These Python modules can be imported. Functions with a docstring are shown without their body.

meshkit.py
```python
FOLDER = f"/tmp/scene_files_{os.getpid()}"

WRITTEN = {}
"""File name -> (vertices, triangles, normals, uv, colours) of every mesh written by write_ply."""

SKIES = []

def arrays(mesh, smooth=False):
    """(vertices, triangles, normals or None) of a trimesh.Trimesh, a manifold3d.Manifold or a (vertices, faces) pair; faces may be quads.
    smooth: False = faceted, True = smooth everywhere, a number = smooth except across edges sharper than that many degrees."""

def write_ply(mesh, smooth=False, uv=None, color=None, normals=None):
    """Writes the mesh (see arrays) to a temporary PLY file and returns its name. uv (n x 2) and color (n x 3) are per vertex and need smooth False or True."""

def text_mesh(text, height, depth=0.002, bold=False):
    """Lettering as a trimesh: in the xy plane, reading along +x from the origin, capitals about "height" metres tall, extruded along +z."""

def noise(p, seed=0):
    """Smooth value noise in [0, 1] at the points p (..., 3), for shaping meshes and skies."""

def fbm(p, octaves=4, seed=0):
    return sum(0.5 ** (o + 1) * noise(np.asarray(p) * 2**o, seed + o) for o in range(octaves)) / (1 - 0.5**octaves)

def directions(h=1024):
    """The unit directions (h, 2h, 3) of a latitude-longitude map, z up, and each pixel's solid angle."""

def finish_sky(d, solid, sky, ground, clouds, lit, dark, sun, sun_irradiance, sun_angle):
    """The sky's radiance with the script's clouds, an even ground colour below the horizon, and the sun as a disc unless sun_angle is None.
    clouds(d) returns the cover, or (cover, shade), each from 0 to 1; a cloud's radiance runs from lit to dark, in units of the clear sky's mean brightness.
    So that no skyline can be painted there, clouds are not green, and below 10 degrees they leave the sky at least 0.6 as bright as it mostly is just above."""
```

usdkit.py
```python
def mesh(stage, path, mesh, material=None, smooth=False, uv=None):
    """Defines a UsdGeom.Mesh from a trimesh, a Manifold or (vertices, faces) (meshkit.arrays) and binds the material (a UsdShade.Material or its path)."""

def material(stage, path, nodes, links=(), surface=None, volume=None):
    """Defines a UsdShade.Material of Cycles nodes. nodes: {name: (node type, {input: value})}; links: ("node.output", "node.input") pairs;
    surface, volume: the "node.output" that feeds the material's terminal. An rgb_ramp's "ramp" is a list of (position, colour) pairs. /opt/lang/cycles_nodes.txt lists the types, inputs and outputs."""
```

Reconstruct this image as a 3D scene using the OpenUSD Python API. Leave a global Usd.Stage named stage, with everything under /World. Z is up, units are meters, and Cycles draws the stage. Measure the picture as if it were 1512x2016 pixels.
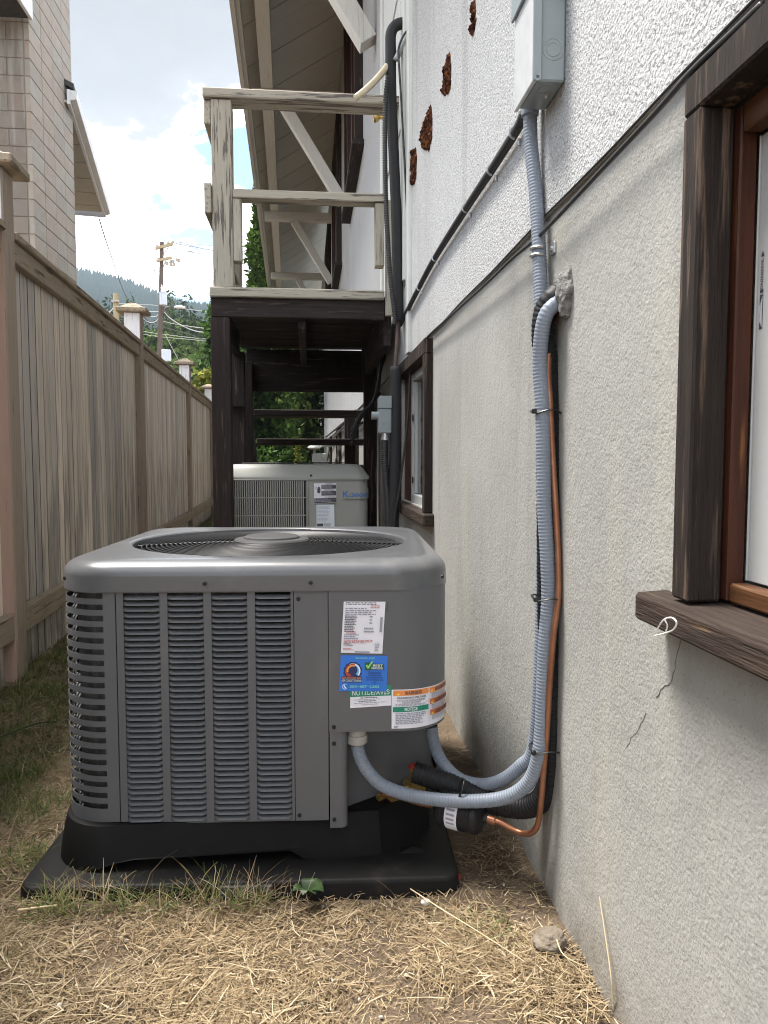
import math, random
import numpy as np, trimesh, usdkit, meshkit
from shapely.geometry import Polygon, Point, box as sbox
from pxr import Usd, UsdGeom, UsdLux, UsdShade, Gf, Sdf, Vt

stage = Usd.Stage.CreateInMemory()
UsdGeom.Xform.Define(stage, '/World')
UsdGeom.Scope.Define(stage, '/World/Looks')

# ---------------------------------------------------------------- camera, sky, sun, exposure
EXPOSURE = 2.08
SUN_DIR = np.array([-0.37, 0.22, 1.1]); SUN_DIR /= np.linalg.norm(SUN_DIR)
SUN_I, SUN_ANGLE = 0.72, 18.0
SKY_STRENGTH = 0.10
EYE_H = 0.86
FPX = 1500.0                       # focal length in pixels of a 1512 x 2016 picture
pit = math.atan(103 / FPX); yaw = math.atan(148 / FPX * math.cos(pit))
Fw = np.array([math.sin(yaw) * math.cos(pit), math.cos(yaw) * math.cos(pit), -math.sin(pit)])
Rt = np.array([math.cos(yaw), -math.sin(yaw), 0.0]); Up = np.cross(Rt, Fw)
EYE = np.array([0, 0, EYE_H])
cam = UsdGeom.Camera.Define(stage, '/World/camera')
cam.AddTransformOp().Set(Gf.Matrix4d(*Rt, 0, *Up, 0, *(-Fw), 0, *EYE, 1))
cam.CreateHorizontalApertureAttr(36.0); cam.CreateFocalLengthAttr(36.0 * FPX / 1512)
cam.CreateVerticalApertureAttr(48.0)
cam.CreateClippingRangeAttr(Gf.Vec2f(0.05, 20000)); cam.CreateExposureAttr(EXPOSURE)
elev = math.asin(SUN_DIR[2]); srot = math.atan2(SUN_DIR[0], SUN_DIR[1])
sun = UsdLux.DistantLight.Define(stage, '/World/sun')
sun.CreateIntensityAttr(SUN_I); sun.CreateAngleAttr(SUN_ANGLE); sun.CreateNormalizeAttr(True)
sun.CreateColorAttr(Gf.Vec3f(1.0, 0.95, 0.88))
z_ = SUN_DIR; x_ = np.cross([0, 0, 1.0], z_); x_ /= np.linalg.norm(x_); y_ = np.cross(z_, x_)
sun.AddTransformOp().Set(Gf.Matrix4d(*x_, 0, *y_, 0, *z_, 0, 0, 0, 0, 1))

def ray(px, py): return Fw + Rt * (px - 756) / FPX + Up * (1008 - py) / FPX
def on(ax, v, px, py):             # the point of a plane (x, y or z = v) seen at that spot of the photograph
    r = ray(px, py); return EYE + r * ((v - EYE[ax]) / r[ax])
def PX(v, px, py): return on(0, v, px, py)
def PY(v, px, py): return on(1, v, px, py)
def PZ(v, px, py): return on(2, v, px, py)
def unit(v): v = np.asarray(v, float); return v / np.linalg.norm(v)

L = '/World/Looks/'
mixn = lambda: None
def sky_material():
    d0 = unit(ray(285, -110)); d1 = unit(ray(330, 330))
    n = {'tc': ('texture_coordinate', {}),
         'sky': ('sky_texture', {'sky_type': 'single_scattering', 'sun_disc': False, 'sun_elevation': elev, 'sun_rotation': srot, 'aerosol_density': 1.0}),
         'sat': ('hsv', {'saturation': 1.15, 'value': 0.62}),
         'map': ('mapping', {'scale': (1, 1, 1.7), 'rotation': (0, 0, -0.70), 'location': (2.37, 0.2, 1.2)}),
         'n1': ('noise_texture', {'scale': 3.4, 'detail': 9, 'roughness': 0.58, 'distortion': 0.15}),
         'cov': ('map_range', {'from_min': 0.45, 'from_max': 0.49, 'range_type': 'smoothstep', 'clamp': True}),
         'n2': ('noise_texture', {'scale': 2.0, 'detail': 6, 'roughness': 0.55}),
         'sep': ('vector_math', {'math_type': 'dot_product', 'vector2': tuple(d0)}),
         'blob': ('map_range', {'from_min': 1.0035, 'from_max': 1.0145, 'to_min': 0.0, 'to_max': 0.40, 'range_type': 'smoothstep', 'clamp': True}),
         'dotb': ('vector_math', {'math_type': 'dot_product', 'vector2': tuple(d1)}),
         'blob2': ('map_range', {'from_min': 0.975, 'from_max': 0.998, 'to_min': 0.0, 'to_max': 0.02, 'range_type': 'smoothstep', 'clamp': True}),
         'wob': ('math', {'math_type': 'multiply_add', 'value2': 0.05}),
         'add': ('math', {'math_type': 'add'}), 'addc': ('math', {'math_type': 'add'}), 'addc2': ('math', {'math_type': 'add'}),
         'sub': ('math', {'math_type': 'subtract'}),
         'shade': ('rgb_ramp', {'ramp': [(0.0, (1, 1, 1)), (0.66, (0.98, 0.985, 1.0)), (0.79, (0.245, 0.252, 0.265)), (1.0, (0.19, 0.196, 0.206))]}),
         'cl': ('vector_math', {'math_type': 'scale', 'scale': 6.2}),
         'mix': ('mix_color', {}),
         'bg': ('background_shader', {'strength': SKY_STRENGTH})}
    l = [('tc.generated', 'map.vector'), ('map.vector', 'n1.vector'), ('map.vector', 'n2.vector'), ('tc.generated', 'sep.vector1'), ('n1.fac', 'wob.value1'), ('sep.value', 'wob.value3'), ('wob.value', 'blob.value'),
         ('tc.generated', 'dotb.vector1'), ('dotb.value', 'blob2.value'),
         ('n1.fac', 'addc.value1'), ('blob.result', 'addc.value2'), ('addc.value', 'addc2.value1'), ('blob2.result', 'addc2.value2'), ('addc2.value', 'cov.value'),
         ('n2.fac', 'add.value1'), ('blob.result', 'add.value2'), ('add.value', 'sub.value1'), ('blob2.result', 'sub.value2'), ('sub.value', 'shade.fac'),
         ('shade.color', 'cl.vector1'), ('sky.color', 'sat.color'),
         ('sat.color', 'mix.a'), ('cl.vector', 'mix.b'), ('cov.result', 'mix.fac'), ('mix.result', 'bg.color')]
    return usdkit.material(stage, L + 'sky', n, l, surface='bg.background')
dome = UsdLux.DomeLight.Define(stage, '/World/sky')
dome.CreateIntensityAttr(1.0)
UsdShade.MaterialBindingAPI.Apply(dome.GetPrim()).Bind(sky_material())
dome.GetPrim().SetCustomDataByKey('kind', 'structure')

LEAFY = set()
# ---------------------------------------------------------------- names and objects
used = {}
def numbered(parent, name):
    k = used.get((parent, name), 0); used[(parent, name)] = k + 1
    return name if k == 0 else f'{name}_{k:03d}'
def tag(prim, label=None, cat=None, group=None, kind=None):
    for k, v in (('label', label), ('category', cat), ('group', group), ('kind', kind)):
        if v: prim.SetCustomDataByKey(k, v)
def thing(name, label, cat, loc=(0, 0, 0), rz=0, group=None, kind=None, scale=None):
    path = '/World/' + numbered('/World', name)
    x = UsdGeom.Xform.Define(stage, path)
    x.AddTranslateOp().Set(Gf.Vec3d(*map(float, loc))); x.AddRotateZOp().Set(float(rz))
    if scale is not None: x.AddScaleOp().Set(Gf.Vec3f(*([scale] * 3 if np.ndim(scale) == 0 else scale)))
    tag(x.GetPrim(), label, cat, group, kind)
    return path
def tone(path, group, seed=0):            # a random tone for every loose piece of `group` vertices, kept with the mesh
    m = UsdGeom.Mesh.Get(stage, path); n = len(m.GetPointsAttr().Get()); v = np.repeat(np.random.default_rng(seed).random(n // group + 1), group)[:n]
    UsdGeom.PrimvarsAPI(m).CreatePrimvar('tone', Sdf.ValueTypeNames.FloatArray, 'vertex').Set(Vt.FloatArray.FromNumpy(v.astype(np.float32)))
def part(parent, name, m, mat, label=None, smooth=False, kind=None):
    path = parent + '/' + numbered(parent, name)
    usdkit.mesh(stage, path, m, L + mat, smooth=smooth)
    tag(stage.GetPrimAtPath(path), label, None, None, kind)
    if mat in LEAFY: tone(path, 4, len(used))
    return path
def solo(name, m, mat, label=None, cat=None, group=None, kind=None, smooth=False):
    path = '/World/' + numbered('/World', name)
    usdkit.mesh(stage, path, m, L + mat, smooth=smooth)
    tag(stage.GetPrimAtPath(path), label, cat, group, kind)
    return path
def copy_of(src, loc, rz=0, scale=1.0, label=None, group=None):
    s = stage.GetPrimAtPath(src); name = src.split('/')[-1]
    base = name[:-4] if name[-4:-3] == '_' and name[-3:].isdigit() else name
    path = '/World/' + numbered('/World', base)
    x = UsdGeom.Xform.Define(stage, path)
    x.GetPrim().GetReferences().AddInternalReference(s.GetPath())
    x.ClearXformOpOrder()
    for a in ('xformOp:translate', 'xformOp:rotateZ', 'xformOp:scale'): pass
    x.AddTranslateOp().Set(Gf.Vec3d(*map(float, loc))); x.AddRotateZOp().Set(float(rz)); x.AddScaleOp().Set(Gf.Vec3f(*([scale] * 3 if np.ndim(scale) == 0 else scale)))
    pass
    cd = s.GetCustomData()
    tag(x.GetPrim(), label or cd.get('label'), cd.get('category'), group or cd.get('group'))
    return path

# ---------------------------------------------------------------- shapes: each returns (vertices, triangles)
def cat(*ms):
    ms = [m for m in ms if m is not None]
    if len(ms) == 1 and isinstance(ms[0], list): ms = ms[0]
    V, F, n = [], [], 0
    for v, f in ms:
        V.append(np.asarray(v, float)); F.append(np.asarray(f, int) + n); n += len(v)
    return np.vstack(V), np.vstack(F)
def arr(t): return np.array(t.vertices), np.array(t.faces)
_BF = np.array([[0, 2, 1], [1, 2, 3], [4, 5, 6], [5, 7, 6], [0, 1, 4], [1, 5, 4], [2, 6, 3], [3, 6, 7], [0, 4, 2], [2, 4, 6], [1, 3, 5], [3, 7, 5]])
def box(x0, x1, y0, y1, z0, z1):
    return np.array([[x, y, z] for z in (z0, z1) for y in (y0, y1) for x in (x0, x1)], float), _BF
def hull(p):
    h = trimesh.convex.convex_hull(np.asarray(p, float)); return arr(h)
def cbox(x0, x1, y0, y1, z0, z1, c=0.004):
    P = []
    for x, sx in ((x0, 1), (x1, -1)):
        for y, sy in ((y0, 1), (y1, -1)):
            for z, sz in ((z0, 1), (z1, -1)):
                P += [(x + sx * c, y + sy * c, z), (x + sx * c, y, z + sz * c), (x, y + sy * c, z + sz * c)]
    return hull(P)
def beam(p0, p1, w, h, up=(0, 0, 1), c=0.004):
    p0, p1 = np.asarray(p0, float), np.asarray(p1, float); d = p1 - p0; n = np.linalg.norm(d); d /= n
    s = unit(np.cross(d, up)); u = np.cross(s, d)
    v, f = cbox(0, n, -w / 2, w / 2, -h / 2, h / 2, c)
    return p0 + v[:, :1] * d + v[:, 1:2] * s + v[:, 2:] * u, f if np.linalg.det(np.array([d, s, u])) > 0 else f[:, ::-1]
def rotz(m, deg, c=(0, 0, 0)):
    a = math.radians(deg); c = np.asarray(c, float); v = np.asarray(m[0]) - c
    return np.stack([v[:, 0] * math.cos(a) - v[:, 1] * math.sin(a), v[:, 0] * math.sin(a) + v[:, 1] * math.cos(a), v[:, 2]], 1) + c, m[1]
def move(m, d): return np.asarray(m[0]) + np.asarray(d, float), m[1]
def spline(P, n=8):
    P = np.asarray(P, float); Q = np.vstack([2 * P[0] - P[1], P, 2 * P[-1] - P[-2]]); out = []
    for i in range(1, len(Q) - 2):
        a, b, c, d = Q[i - 1:i + 3]
        for t in np.arange(n) / n:
            out.append(0.5 * (2 * b + (c - a) * t + (2 * a - 5 * b + 4 * c - d) * t * t + (3 * b - a - 3 * c + d) * t ** 3))
    out.append(P[-1]); return np.array(out)
def resample(P, step):
    P = np.asarray(P, float); s = np.r_[0, np.cumsum(np.linalg.norm(np.diff(P, axis=0), axis=1))]
    n = max(2, int(s[-1] / step) + 1); t = np.linspace(0, s[-1], n)
    return np.stack([np.interp(t, s, P[:, k]) for k in range(P.shape[1])], 1), t
def tube(P, r, sides=10, cap=True, flat=1.0):
    P = np.asarray(P, float); n = len(P); T = np.gradient(P, axis=0); T /= np.linalg.norm(T, axis=1, keepdims=True) + 1e-12
    r = np.broadcast_to(r, (n,)); a = np.cross(T[0], [0, 0, 1.0] if abs(T[0][2]) < .9 else [1.0, 0, 0]); a /= np.linalg.norm(a)
    ang = np.arange(sides) * 2 * np.pi / sides; V = []
    for i in range(n):
        a = a - T[i] * (a @ T[i]); a /= np.linalg.norm(a); b = np.cross(T[i], a)
        V.append(P[i] + r[i] * (np.cos(ang)[:, None] * a + np.sin(ang)[:, None] * b * flat))
    V = np.vstack(V); i, j = np.meshgrid(np.arange(n - 1), np.arange(sides), indexing='ij')
    q = np.stack([i * sides + j, i * sides + (j + 1) % sides, (i + 1) * sides + (j + 1) % sides, (i + 1) * sides + j], -1).reshape(-1, 4)
    F = np.vstack([q[:, [0, 1, 2]], q[:, [0, 2, 3]]])
    if cap:
        V = np.vstack([V, P[0], P[-1]]); k = np.arange(sides); k1 = (k + 1) % sides; m = len(V)
        F = np.vstack([F, np.stack([k1, k, np.full(sides, m - 2)], 1), np.stack([(n - 1) * sides + k, (n - 1) * sides + k1, np.full(sides, m - 1)], 1)])
    return V, F
def ribbed(P, r, pitch, amp, sides=14, power=1.0):
    Q, t = resample(P, pitch / 4)
    w = np.cos(2 * np.pi * t / pitch); return tube(Q, r + amp * np.sign(w) * np.abs(w) ** power, sides)
def lathe(prof, axis_p, axis_d, n=24):   # prof: (along, radius)
    d = unit(axis_d); a = unit(np.cross(d, [0, 0, 1.0] if abs(d[2]) < .9 else [1.0, 0, 0])); b = np.cross(d, a)
    ang = np.arange(n) * 2 * np.pi / n
    V = np.vstack([np.asarray(axis_p) + d * s + r * (np.cos(ang)[:, None] * a + np.sin(ang)[:, None] * b) for s, r in prof])
    m = len(prof); i, j = np.meshgrid(np.arange(m - 1), np.arange(n), indexing='ij')
    q = np.stack([i * n + j, i * n + (j + 1) % n, (i + 1) * n + (j + 1) % n, (i + 1) * n + j], -1).reshape(-1, 4)
    return V, np.vstack([q[:, [0, 1, 2]], q[:, [0, 2, 3]]])
def grid(P):                             # P[i, j, 3] -> sheet
    a, b = P.shape[:2]; i, j = np.meshgrid(np.arange(a - 1), np.arange(b - 1), indexing='ij')
    q = np.stack([i * b + j, (i + 1) * b + j, (i + 1) * b + j + 1, i * b + j + 1], -1).reshape(-1, 4)
    return P.reshape(-1, 3), np.vstack([q[:, [0, 1, 2]], q[:, [0, 2, 3]]])
def loft(rings):                         # closed rings of equal count
    R = np.array(rings); a, b = R.shape[:2]; i, j = np.meshgrid(np.arange(a - 1), np.arange(b), indexing='ij')
    q = np.stack([i * b + j, i * b + (j + 1) % b, (i + 1) * b + (j + 1) % b, (i + 1) * b + j], -1).reshape(-1, 4)
    return R.reshape(-1, 3), np.vstack([q[:, [0, 1, 2]], q[:, [0, 2, 3]]])
def fan(ring, up=True):
    R = np.asarray(ring); c = R.mean(0); n = len(R); k = np.arange(n)
    f = np.stack([k, (k + 1) % n, np.full(n, n)], 1); return np.vstack([R, c]), f if up else f[:, ::-1]
def extrude(poly, t, map_):              # shapely polygon (u, v) extruded by t; map_(u, v, w) -> xyz
    gs = getattr(poly, 'geoms', [poly])
    ms = [trimesh.creation.extrude_polygon(g, t, engine='earcut') for g in gs if g.area > 1e-10]
    v, f = cat([arr(m) for m in ms]); return map_(v[:, 0], v[:, 1], v[:, 2]), f
def fine(m, e):
    v, f = trimesh.remesh.subdivide_to_size(m[0], m[1], e, max_iter=12); return v, f
def tag_rough(m, amp, scale, seed=0):    # push vertices about by noise
    v = np.asarray(m[0]); d = np.stack([meshkit.fbm(v * scale + k * 17.3, 3, seed + k) - .5 for k in range(3)], 1); return v + 2 * amp * d, m[1]

# ---------------------------------------------------------------- materials
def mat(name, stops, scale=10, detail=4, stretch=(1, 1, 1), rough=0.6, bump=None, metallic=0, spec=0.5, dist=0.0, nrough=0.55, rnd=None, island=None, over=None, coat=0, trans=None, coord='position', sheen=0):
    """Principled look: a noise through a ramp, optional second layer over it (dirt, peeling paint), optional bump. rnd: per-object tone; island: colours per loose piece."""
    n = {'geo': ('geometry', {}), 'tc': ('texture_coordinate', {}), 'map': ('mapping', {'scale': stretch}),
         'n': ('noise_texture', {'scale': scale, 'detail': detail, 'roughness': nrough, 'distortion': dist}),
         'ramp': ('rgb_ramp', {'ramp': stops}), 'p': ('principled_bsdf', {'roughness': rough, 'metallic': metallic, 'specular_ior_level': spec, 'coat_weight': coat, 'coat_roughness': 0.15, 'sheen_weight': sheen})}
    src = 'tc.object' if coord == 'object' else 'geo.position'
    l = [(src, 'map.vector'), ('map.vector', 'n.vector'), ('n.fac', 'ramp.fac')]
    col = 'ramp.color'
    if island:
        n['at'] = ('attribute', {'attribute': 'tone'}); n['isl'] = ('rgb_ramp', {'ramp': island}); l.append(('at.fac', 'isl.fac'))
        n['im'] = ('mix_color', {'blend_type': 'multiply', 'fac': 1.0, 'use_clamp': False}); l += [(col, 'im.a'), ('isl.color', 'im.b')]; col = 'im.result'
    if rnd:
        n['oi'] = ('object_info', {}); n['rr'] = ('rgb_ramp', {'ramp': rnd}); l.append(('oi.random', 'rr.fac'))
        n['rm'] = ('mix_color', {'blend_type': 'multiply', 'fac': 1.0, 'use_clamp': False}); l += [(col, 'rm.a'), ('rr.color', 'rm.b')]; col = 'rm.result'
    for k, o in enumerate(over or []):   # each: dict(color, scale, stretch, lo, hi, detail, amount)
        n[f'om{k}'] = ('mapping', {'scale': o.get('stretch', (1, 1, 1)), 'location': o.get('loc', (k * 3.7, 1.3, k * 2.1))})
        n[f'on{k}'] = ('noise_texture', {'scale': o['scale'], 'detail': o.get('detail', 5), 'roughness': o.get('rough', 0.6)})
        n[f'or{k}'] = ('map_range', {'from_min': o['lo'], 'from_max': o['hi'], 'to_max': o.get('amount', 1.0), 'range_type': 'smoothstep', 'clamp': True})
        n[f'ox{k}'] = ('mix_color', {'b': o['color']})
        l += [(src, f'om{k}.vector'), (f'om{k}.vector', f'on{k}.vector'), (f'on{k}.fac', f'or{k}.value'), (col, f'ox{k}.a')]
        fac = f'or{k}.result'
        if 'zfade' in o:                 # only between two heights
            n[f'oz{k}'] = ('separate_xyz', {}); z0, z1 = o['zfade']
            n[f'of{k}'] = ('map_range', {'from_min': z0, 'from_max': z1, 'range_type': 'smoothstep', 'clamp': True}); n[f'ot{k}'] = ('math', {'math_type': 'multiply'})
            l += [('geo.position', f'oz{k}.vector'), (f'oz{k}.z', f'of{k}.value'), (f'of{k}.result', f'ot{k}.value1'), (fac, f'ot{k}.value2')]; fac = f'ot{k}.value'
        l.append((fac, f'ox{k}.fac')); col = f'ox{k}.result'
    l.append((col, 'p.base_color'))
    if bump:                             # list of (scale, stretch, strength, distance, detail)
        prev = None
        for k, (bs, st, stg, dd, dt) in enumerate(bump):
            n[f'bm{k}'] = ('mapping', {'scale': st}); n[f'bn{k}'] = ('noise_texture', {'scale': bs, 'detail': dt, 'roughness': 0.6})
            n[f'b{k}'] = ('bump', {'strength': stg, 'distance': dd})
            l += [(src, f'bm{k}.vector'), (f'bm{k}.vector', f'bn{k}.vector'), (f'bn{k}.fac', f'b{k}.height')]
            if prev: l.append((prev, f'b{k}.normal'))
            prev = f'b{k}.normal'
        l.append((prev, 'p.normal'))
    surf = 'p.BSDF'
    if trans:
        n['tl'] = ('translucent_bsdf', {}); n['tm'] = ('mix_closure', {'fac': trans}); l += [(col, 'tl.color'), ('p.BSDF', 'tm.closure1'), ('tl.BSDF', 'tm.closure2')]; surf = 'tm.closure'
    usdkit.material(stage, L + name, n, l, surface=surf)
def flat(name, c, rough=0.5, metallic=0, spec=0.5, var=0.08, scale=30, coat=0, bump=None):
    c = np.array(c); mat(name, [(0.3, tuple(c * (1 - var))), (0.7, tuple(np.minimum(c * (1 + var), 1)))], scale=scale, rough=rough, metallic=metallic, spec=spec, coat=coat, bump=bump)
W1 = (1, 1, 1)
# walls
mat('stucco_white', [(0.3, (0.42, 0.422, 0.422)), (0.7, (0.55, 0.552, 0.552))], scale=120, detail=4, rough=0.9, spec=0.15,
    over=[dict(color=(0.19, 0.19, 0.19), scale=170, lo=0.54, hi=0.66, amount=0.75, detail=3), dict(color=(0.33, 0.33, 0.32), scale=1.6, stretch=(1, 1.4, .35), lo=0.48, hi=0.75, amount=0.35), dict(color=(0.27, 0.265, 0.255), scale=5, stretch=(1, 1.5, .12), lo=0.52, hi=0.75, amount=0.4)],
    bump=[(165, W1, .9, 0.009, 3), (420, W1, .4, 0.002, 2)])
mat('parging', [(0.3, (0.262, 0.260, 0.246)), (0.7, (0.330, 0.328, 0.311))], scale=2.2, detail=5, rough=0.92, spec=0.12,
    over=[dict(color=(0.13, 0.13, 0.127), scale=230, lo=0.57, hi=0.70, amount=0.55, detail=3), dict(color=(0.36, 0.345, 0.295), scale=3.1, stretch=(1, 1.9, .22), lo=0.48, hi=0.72, amount=0.5),
          dict(color=(0.20, 0.20, 0.197), scale=4, stretch=(1, 2.2, .25), lo=0.52, hi=0.78, amount=0.5), dict(color=(0.15, 0.125, 0.095), scale=7, lo=0.30, hi=0.65, amount=0.75, zfade=(0.16, 0.0))],
    bump=[(175, W1, .5, 0.0036, 4), (30, (1, 1.7, 1.1), .35, 0.007, 5)])
def wood(name, a, b, axis, rough=0.8, peel=None, bumps=0.6, rnd=None, over=None, gs=9, bd=0.003):
    st = [14, 14, 14]; st[axis] = 0.9; st = tuple(st)
    ov = []
    if peel: ov.append(dict(color=peel[0], scale=gs * .45, stretch=st if len(peel) < 4 else tuple(np.array(st) * peel[3]), lo=peel[1], hi=peel[2], detail=7))
    mat(name, [(0.25, a), (0.5, tuple((np.array(a) + b) / 2)), (0.75, b)], scale=gs * .7, detail=7, stretch=st, rough=rough, spec=0.25, dist=0.4, over=ov + (over or []), rnd=rnd,
        bump=[(gs * 1.2, st, bumps, bd, 6)])
for k, ax in enumerate('xyz'):
    wood('dark_wood_' + ax, (0.011, 0.008, 0.007), (0.032, 0.023, 0.020), k, peel=((0.085, 0.065, 0.052), 0.56, 0.68))
    wood('pale_wood_' + ax, (0.30, 0.275, 0.22), (0.375, 0.345, 0.285), k, peel=((0.20, 0.175, 0.145), 0.54, 0.60), rough=.75)
    wood('peeling_wood_' + ax, (0.29, 0.268, 0.215), (0.37, 0.34, 0.28), k, peel=((0.115, 0.10, 0.09), 0.53, 0.58), rough=.8)
    wood('white_trim_' + ax, (0.50, 0.51, 0.48), (0.58, 0.585, 0.56), k, peel=((0.42, 0.42, 0.38), 0.6, 0.72), rough=.6, bumps=.25)
    wood('eave_paint_' + ax, (0.48, 0.475, 0.44), (0.58, 0.575, 0.54), k, peel=((0.42, 0.40, 0.355), 0.58, 0.7), rough=.65, bumps=.3)
    wood('frame_brown_' + ax, (0.011, 0.0075, 0.006), (0.026, 0.018, 0.0145), k, peel=((0.105, 0.072, 0.052), 0.54, 0.66), bumps=1.0, bd=.005)
wood('sill_wood_y', (0.014, 0.009, 0.0075), (0.05, 0.033, 0.025), 1, peel=((0.12, 0.078, 0.042), 0.60, 0.72), bumps=1.0, gs=12, bd=.006)
wood('sash_stain_z', (0.024, 0.0075, 0.0045), (0.065, 0.021, 0.010), 2, peel=((0.20, 0.085, 0.026), 0.60, 0.74), rough=.45, bumps=.4)
wood('sash_stain_y', (0.045, 0.018, 0.008), (0.10, 0.045, 0.019), 1, peel=((0.22, 0.13, 0.07), 0.58, 0.72), rough=.5, bumps=.4)
FENCE_RND = [(0, (0.74, 0.75, 0.78)), (.3, (1.08, 1.03, .98)), (.6, (.88, .88, .9)), (1, (1.22, 1.16, 1.1))]
for k_, t_ in enumerate(((.78, .79, .82), (1.1, 1.06, 1.02), (.9, .9, .92), (1.28, 1.22, 1.15), (1.0, .97, .93), (1.16, 1.14, 1.12))):
  wood(f'fence_board_{k_}', tuple(np.array((0.55, 0.505, 0.45)) * t_), tuple(np.array((0.64, 0.595, 0.535)) * t_), 2, bumps=.7,
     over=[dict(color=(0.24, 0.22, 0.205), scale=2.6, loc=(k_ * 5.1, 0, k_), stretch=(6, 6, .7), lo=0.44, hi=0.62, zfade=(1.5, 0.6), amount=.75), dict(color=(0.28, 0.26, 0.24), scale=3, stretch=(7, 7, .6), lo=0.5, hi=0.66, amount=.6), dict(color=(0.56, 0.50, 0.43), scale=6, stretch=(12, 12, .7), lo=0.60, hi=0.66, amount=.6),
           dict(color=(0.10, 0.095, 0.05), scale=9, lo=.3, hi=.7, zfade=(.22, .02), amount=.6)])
wood('fence_rail', (0.235, 0.19, 0.14), (0.33, 0.27, 0.205), 1, peel=((0.085, 0.07, 0.055), 0.55, 0.66), over=[dict(color=(0.16, 0.15, 0.085), scale=6, lo=.5, hi=.7, amount=.5)])
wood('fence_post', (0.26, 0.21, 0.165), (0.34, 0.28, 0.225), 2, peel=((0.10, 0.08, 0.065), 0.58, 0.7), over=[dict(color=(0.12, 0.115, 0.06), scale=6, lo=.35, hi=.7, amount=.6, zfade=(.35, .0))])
wood('fence_post_red', (0.33, 0.225, 0.18), (0.39, 0.27, 0.22), 2, peel=((0.20, 0.105, 0.08), 0.6, 0.72), rough=.7)
wood('fence_post_white', (0.60, 0.60, 0.63), (0.72, 0.72, 0.74), 2, peel=((0.42, 0.40, 0.38), 0.57, 0.62), rough=.7)
# unit
PAINT = dict(rough=0.32, spec=0.5)
mat('grey_paint', [(0.3, (0.082, 0.085, 0.092)), (0.7, (0.090, 0.093, 0.100))], scale=6, rough=0.36, spec=0.5, over=[dict(color=(0.23, 0.22, 0.20), scale=9, stretch=(1, 1, .4), lo=.52, hi=.8, amount=.22)], bump=[(900, W1, .08, .0006, 2)])
mat('lid_paint', [(0.3, (0.074, 0.077, 0.083)), (0.7, (0.084, 0.087, 0.093))], scale=5, rough=0.27, spec=0.5, coat=.22, over=[dict(color=(0.30, 0.29, 0.27), scale=7, lo=.55, hi=.75, amount=.16, detail=6)], bump=[(700, W1, .06, .0006, 2)])
flat('black_steel', (0.010, 0.010, 0.011), rough=.45, spec=.3)
flat('dark_inside', (0.010, 0.010, 0.011), rough=.9)
mat('coil_fins', [(0.3, (0.035, 0.036, 0.038)), (0.7, (0.10, 0.10, 0.10))], scale=60, stretch=(1, 1, .2), rough=.5, metallic=.3, bump=[(900, (1, 1, .02), 1, .002, 1)])
mat('black_plastic', [(0.3, (0.004, 0.004, 0.0042)), (0.7, (0.006, 0.006, 0.006))], scale=9, rough=.6, spec=.14, over=[dict(color=(0.05, 0.045, 0.04), scale=8, lo=.58, hi=.85, amount=.3, detail=8)], bump=[(300, W1, .2, .001, 3)])
mat('pad_plastic', [(0.3, (0.007, 0.007, 0.0073)), (0.7, (0.012, 0.0118, 0.0115))], scale=7, rough=.55, spec=.16, over=[dict(color=(0.10, 0.085, 0.068), scale=6, lo=.52, hi=.82, amount=.4, detail=8)], bump=[(250, W1, .2, .001, 3)])
flat('pad_plate', (0.05, 0.05, 0.052), rough=.6)
flat('blade_metal', (0.10, 0.11, 0.13), rough=.3, metallic=.5)
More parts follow.
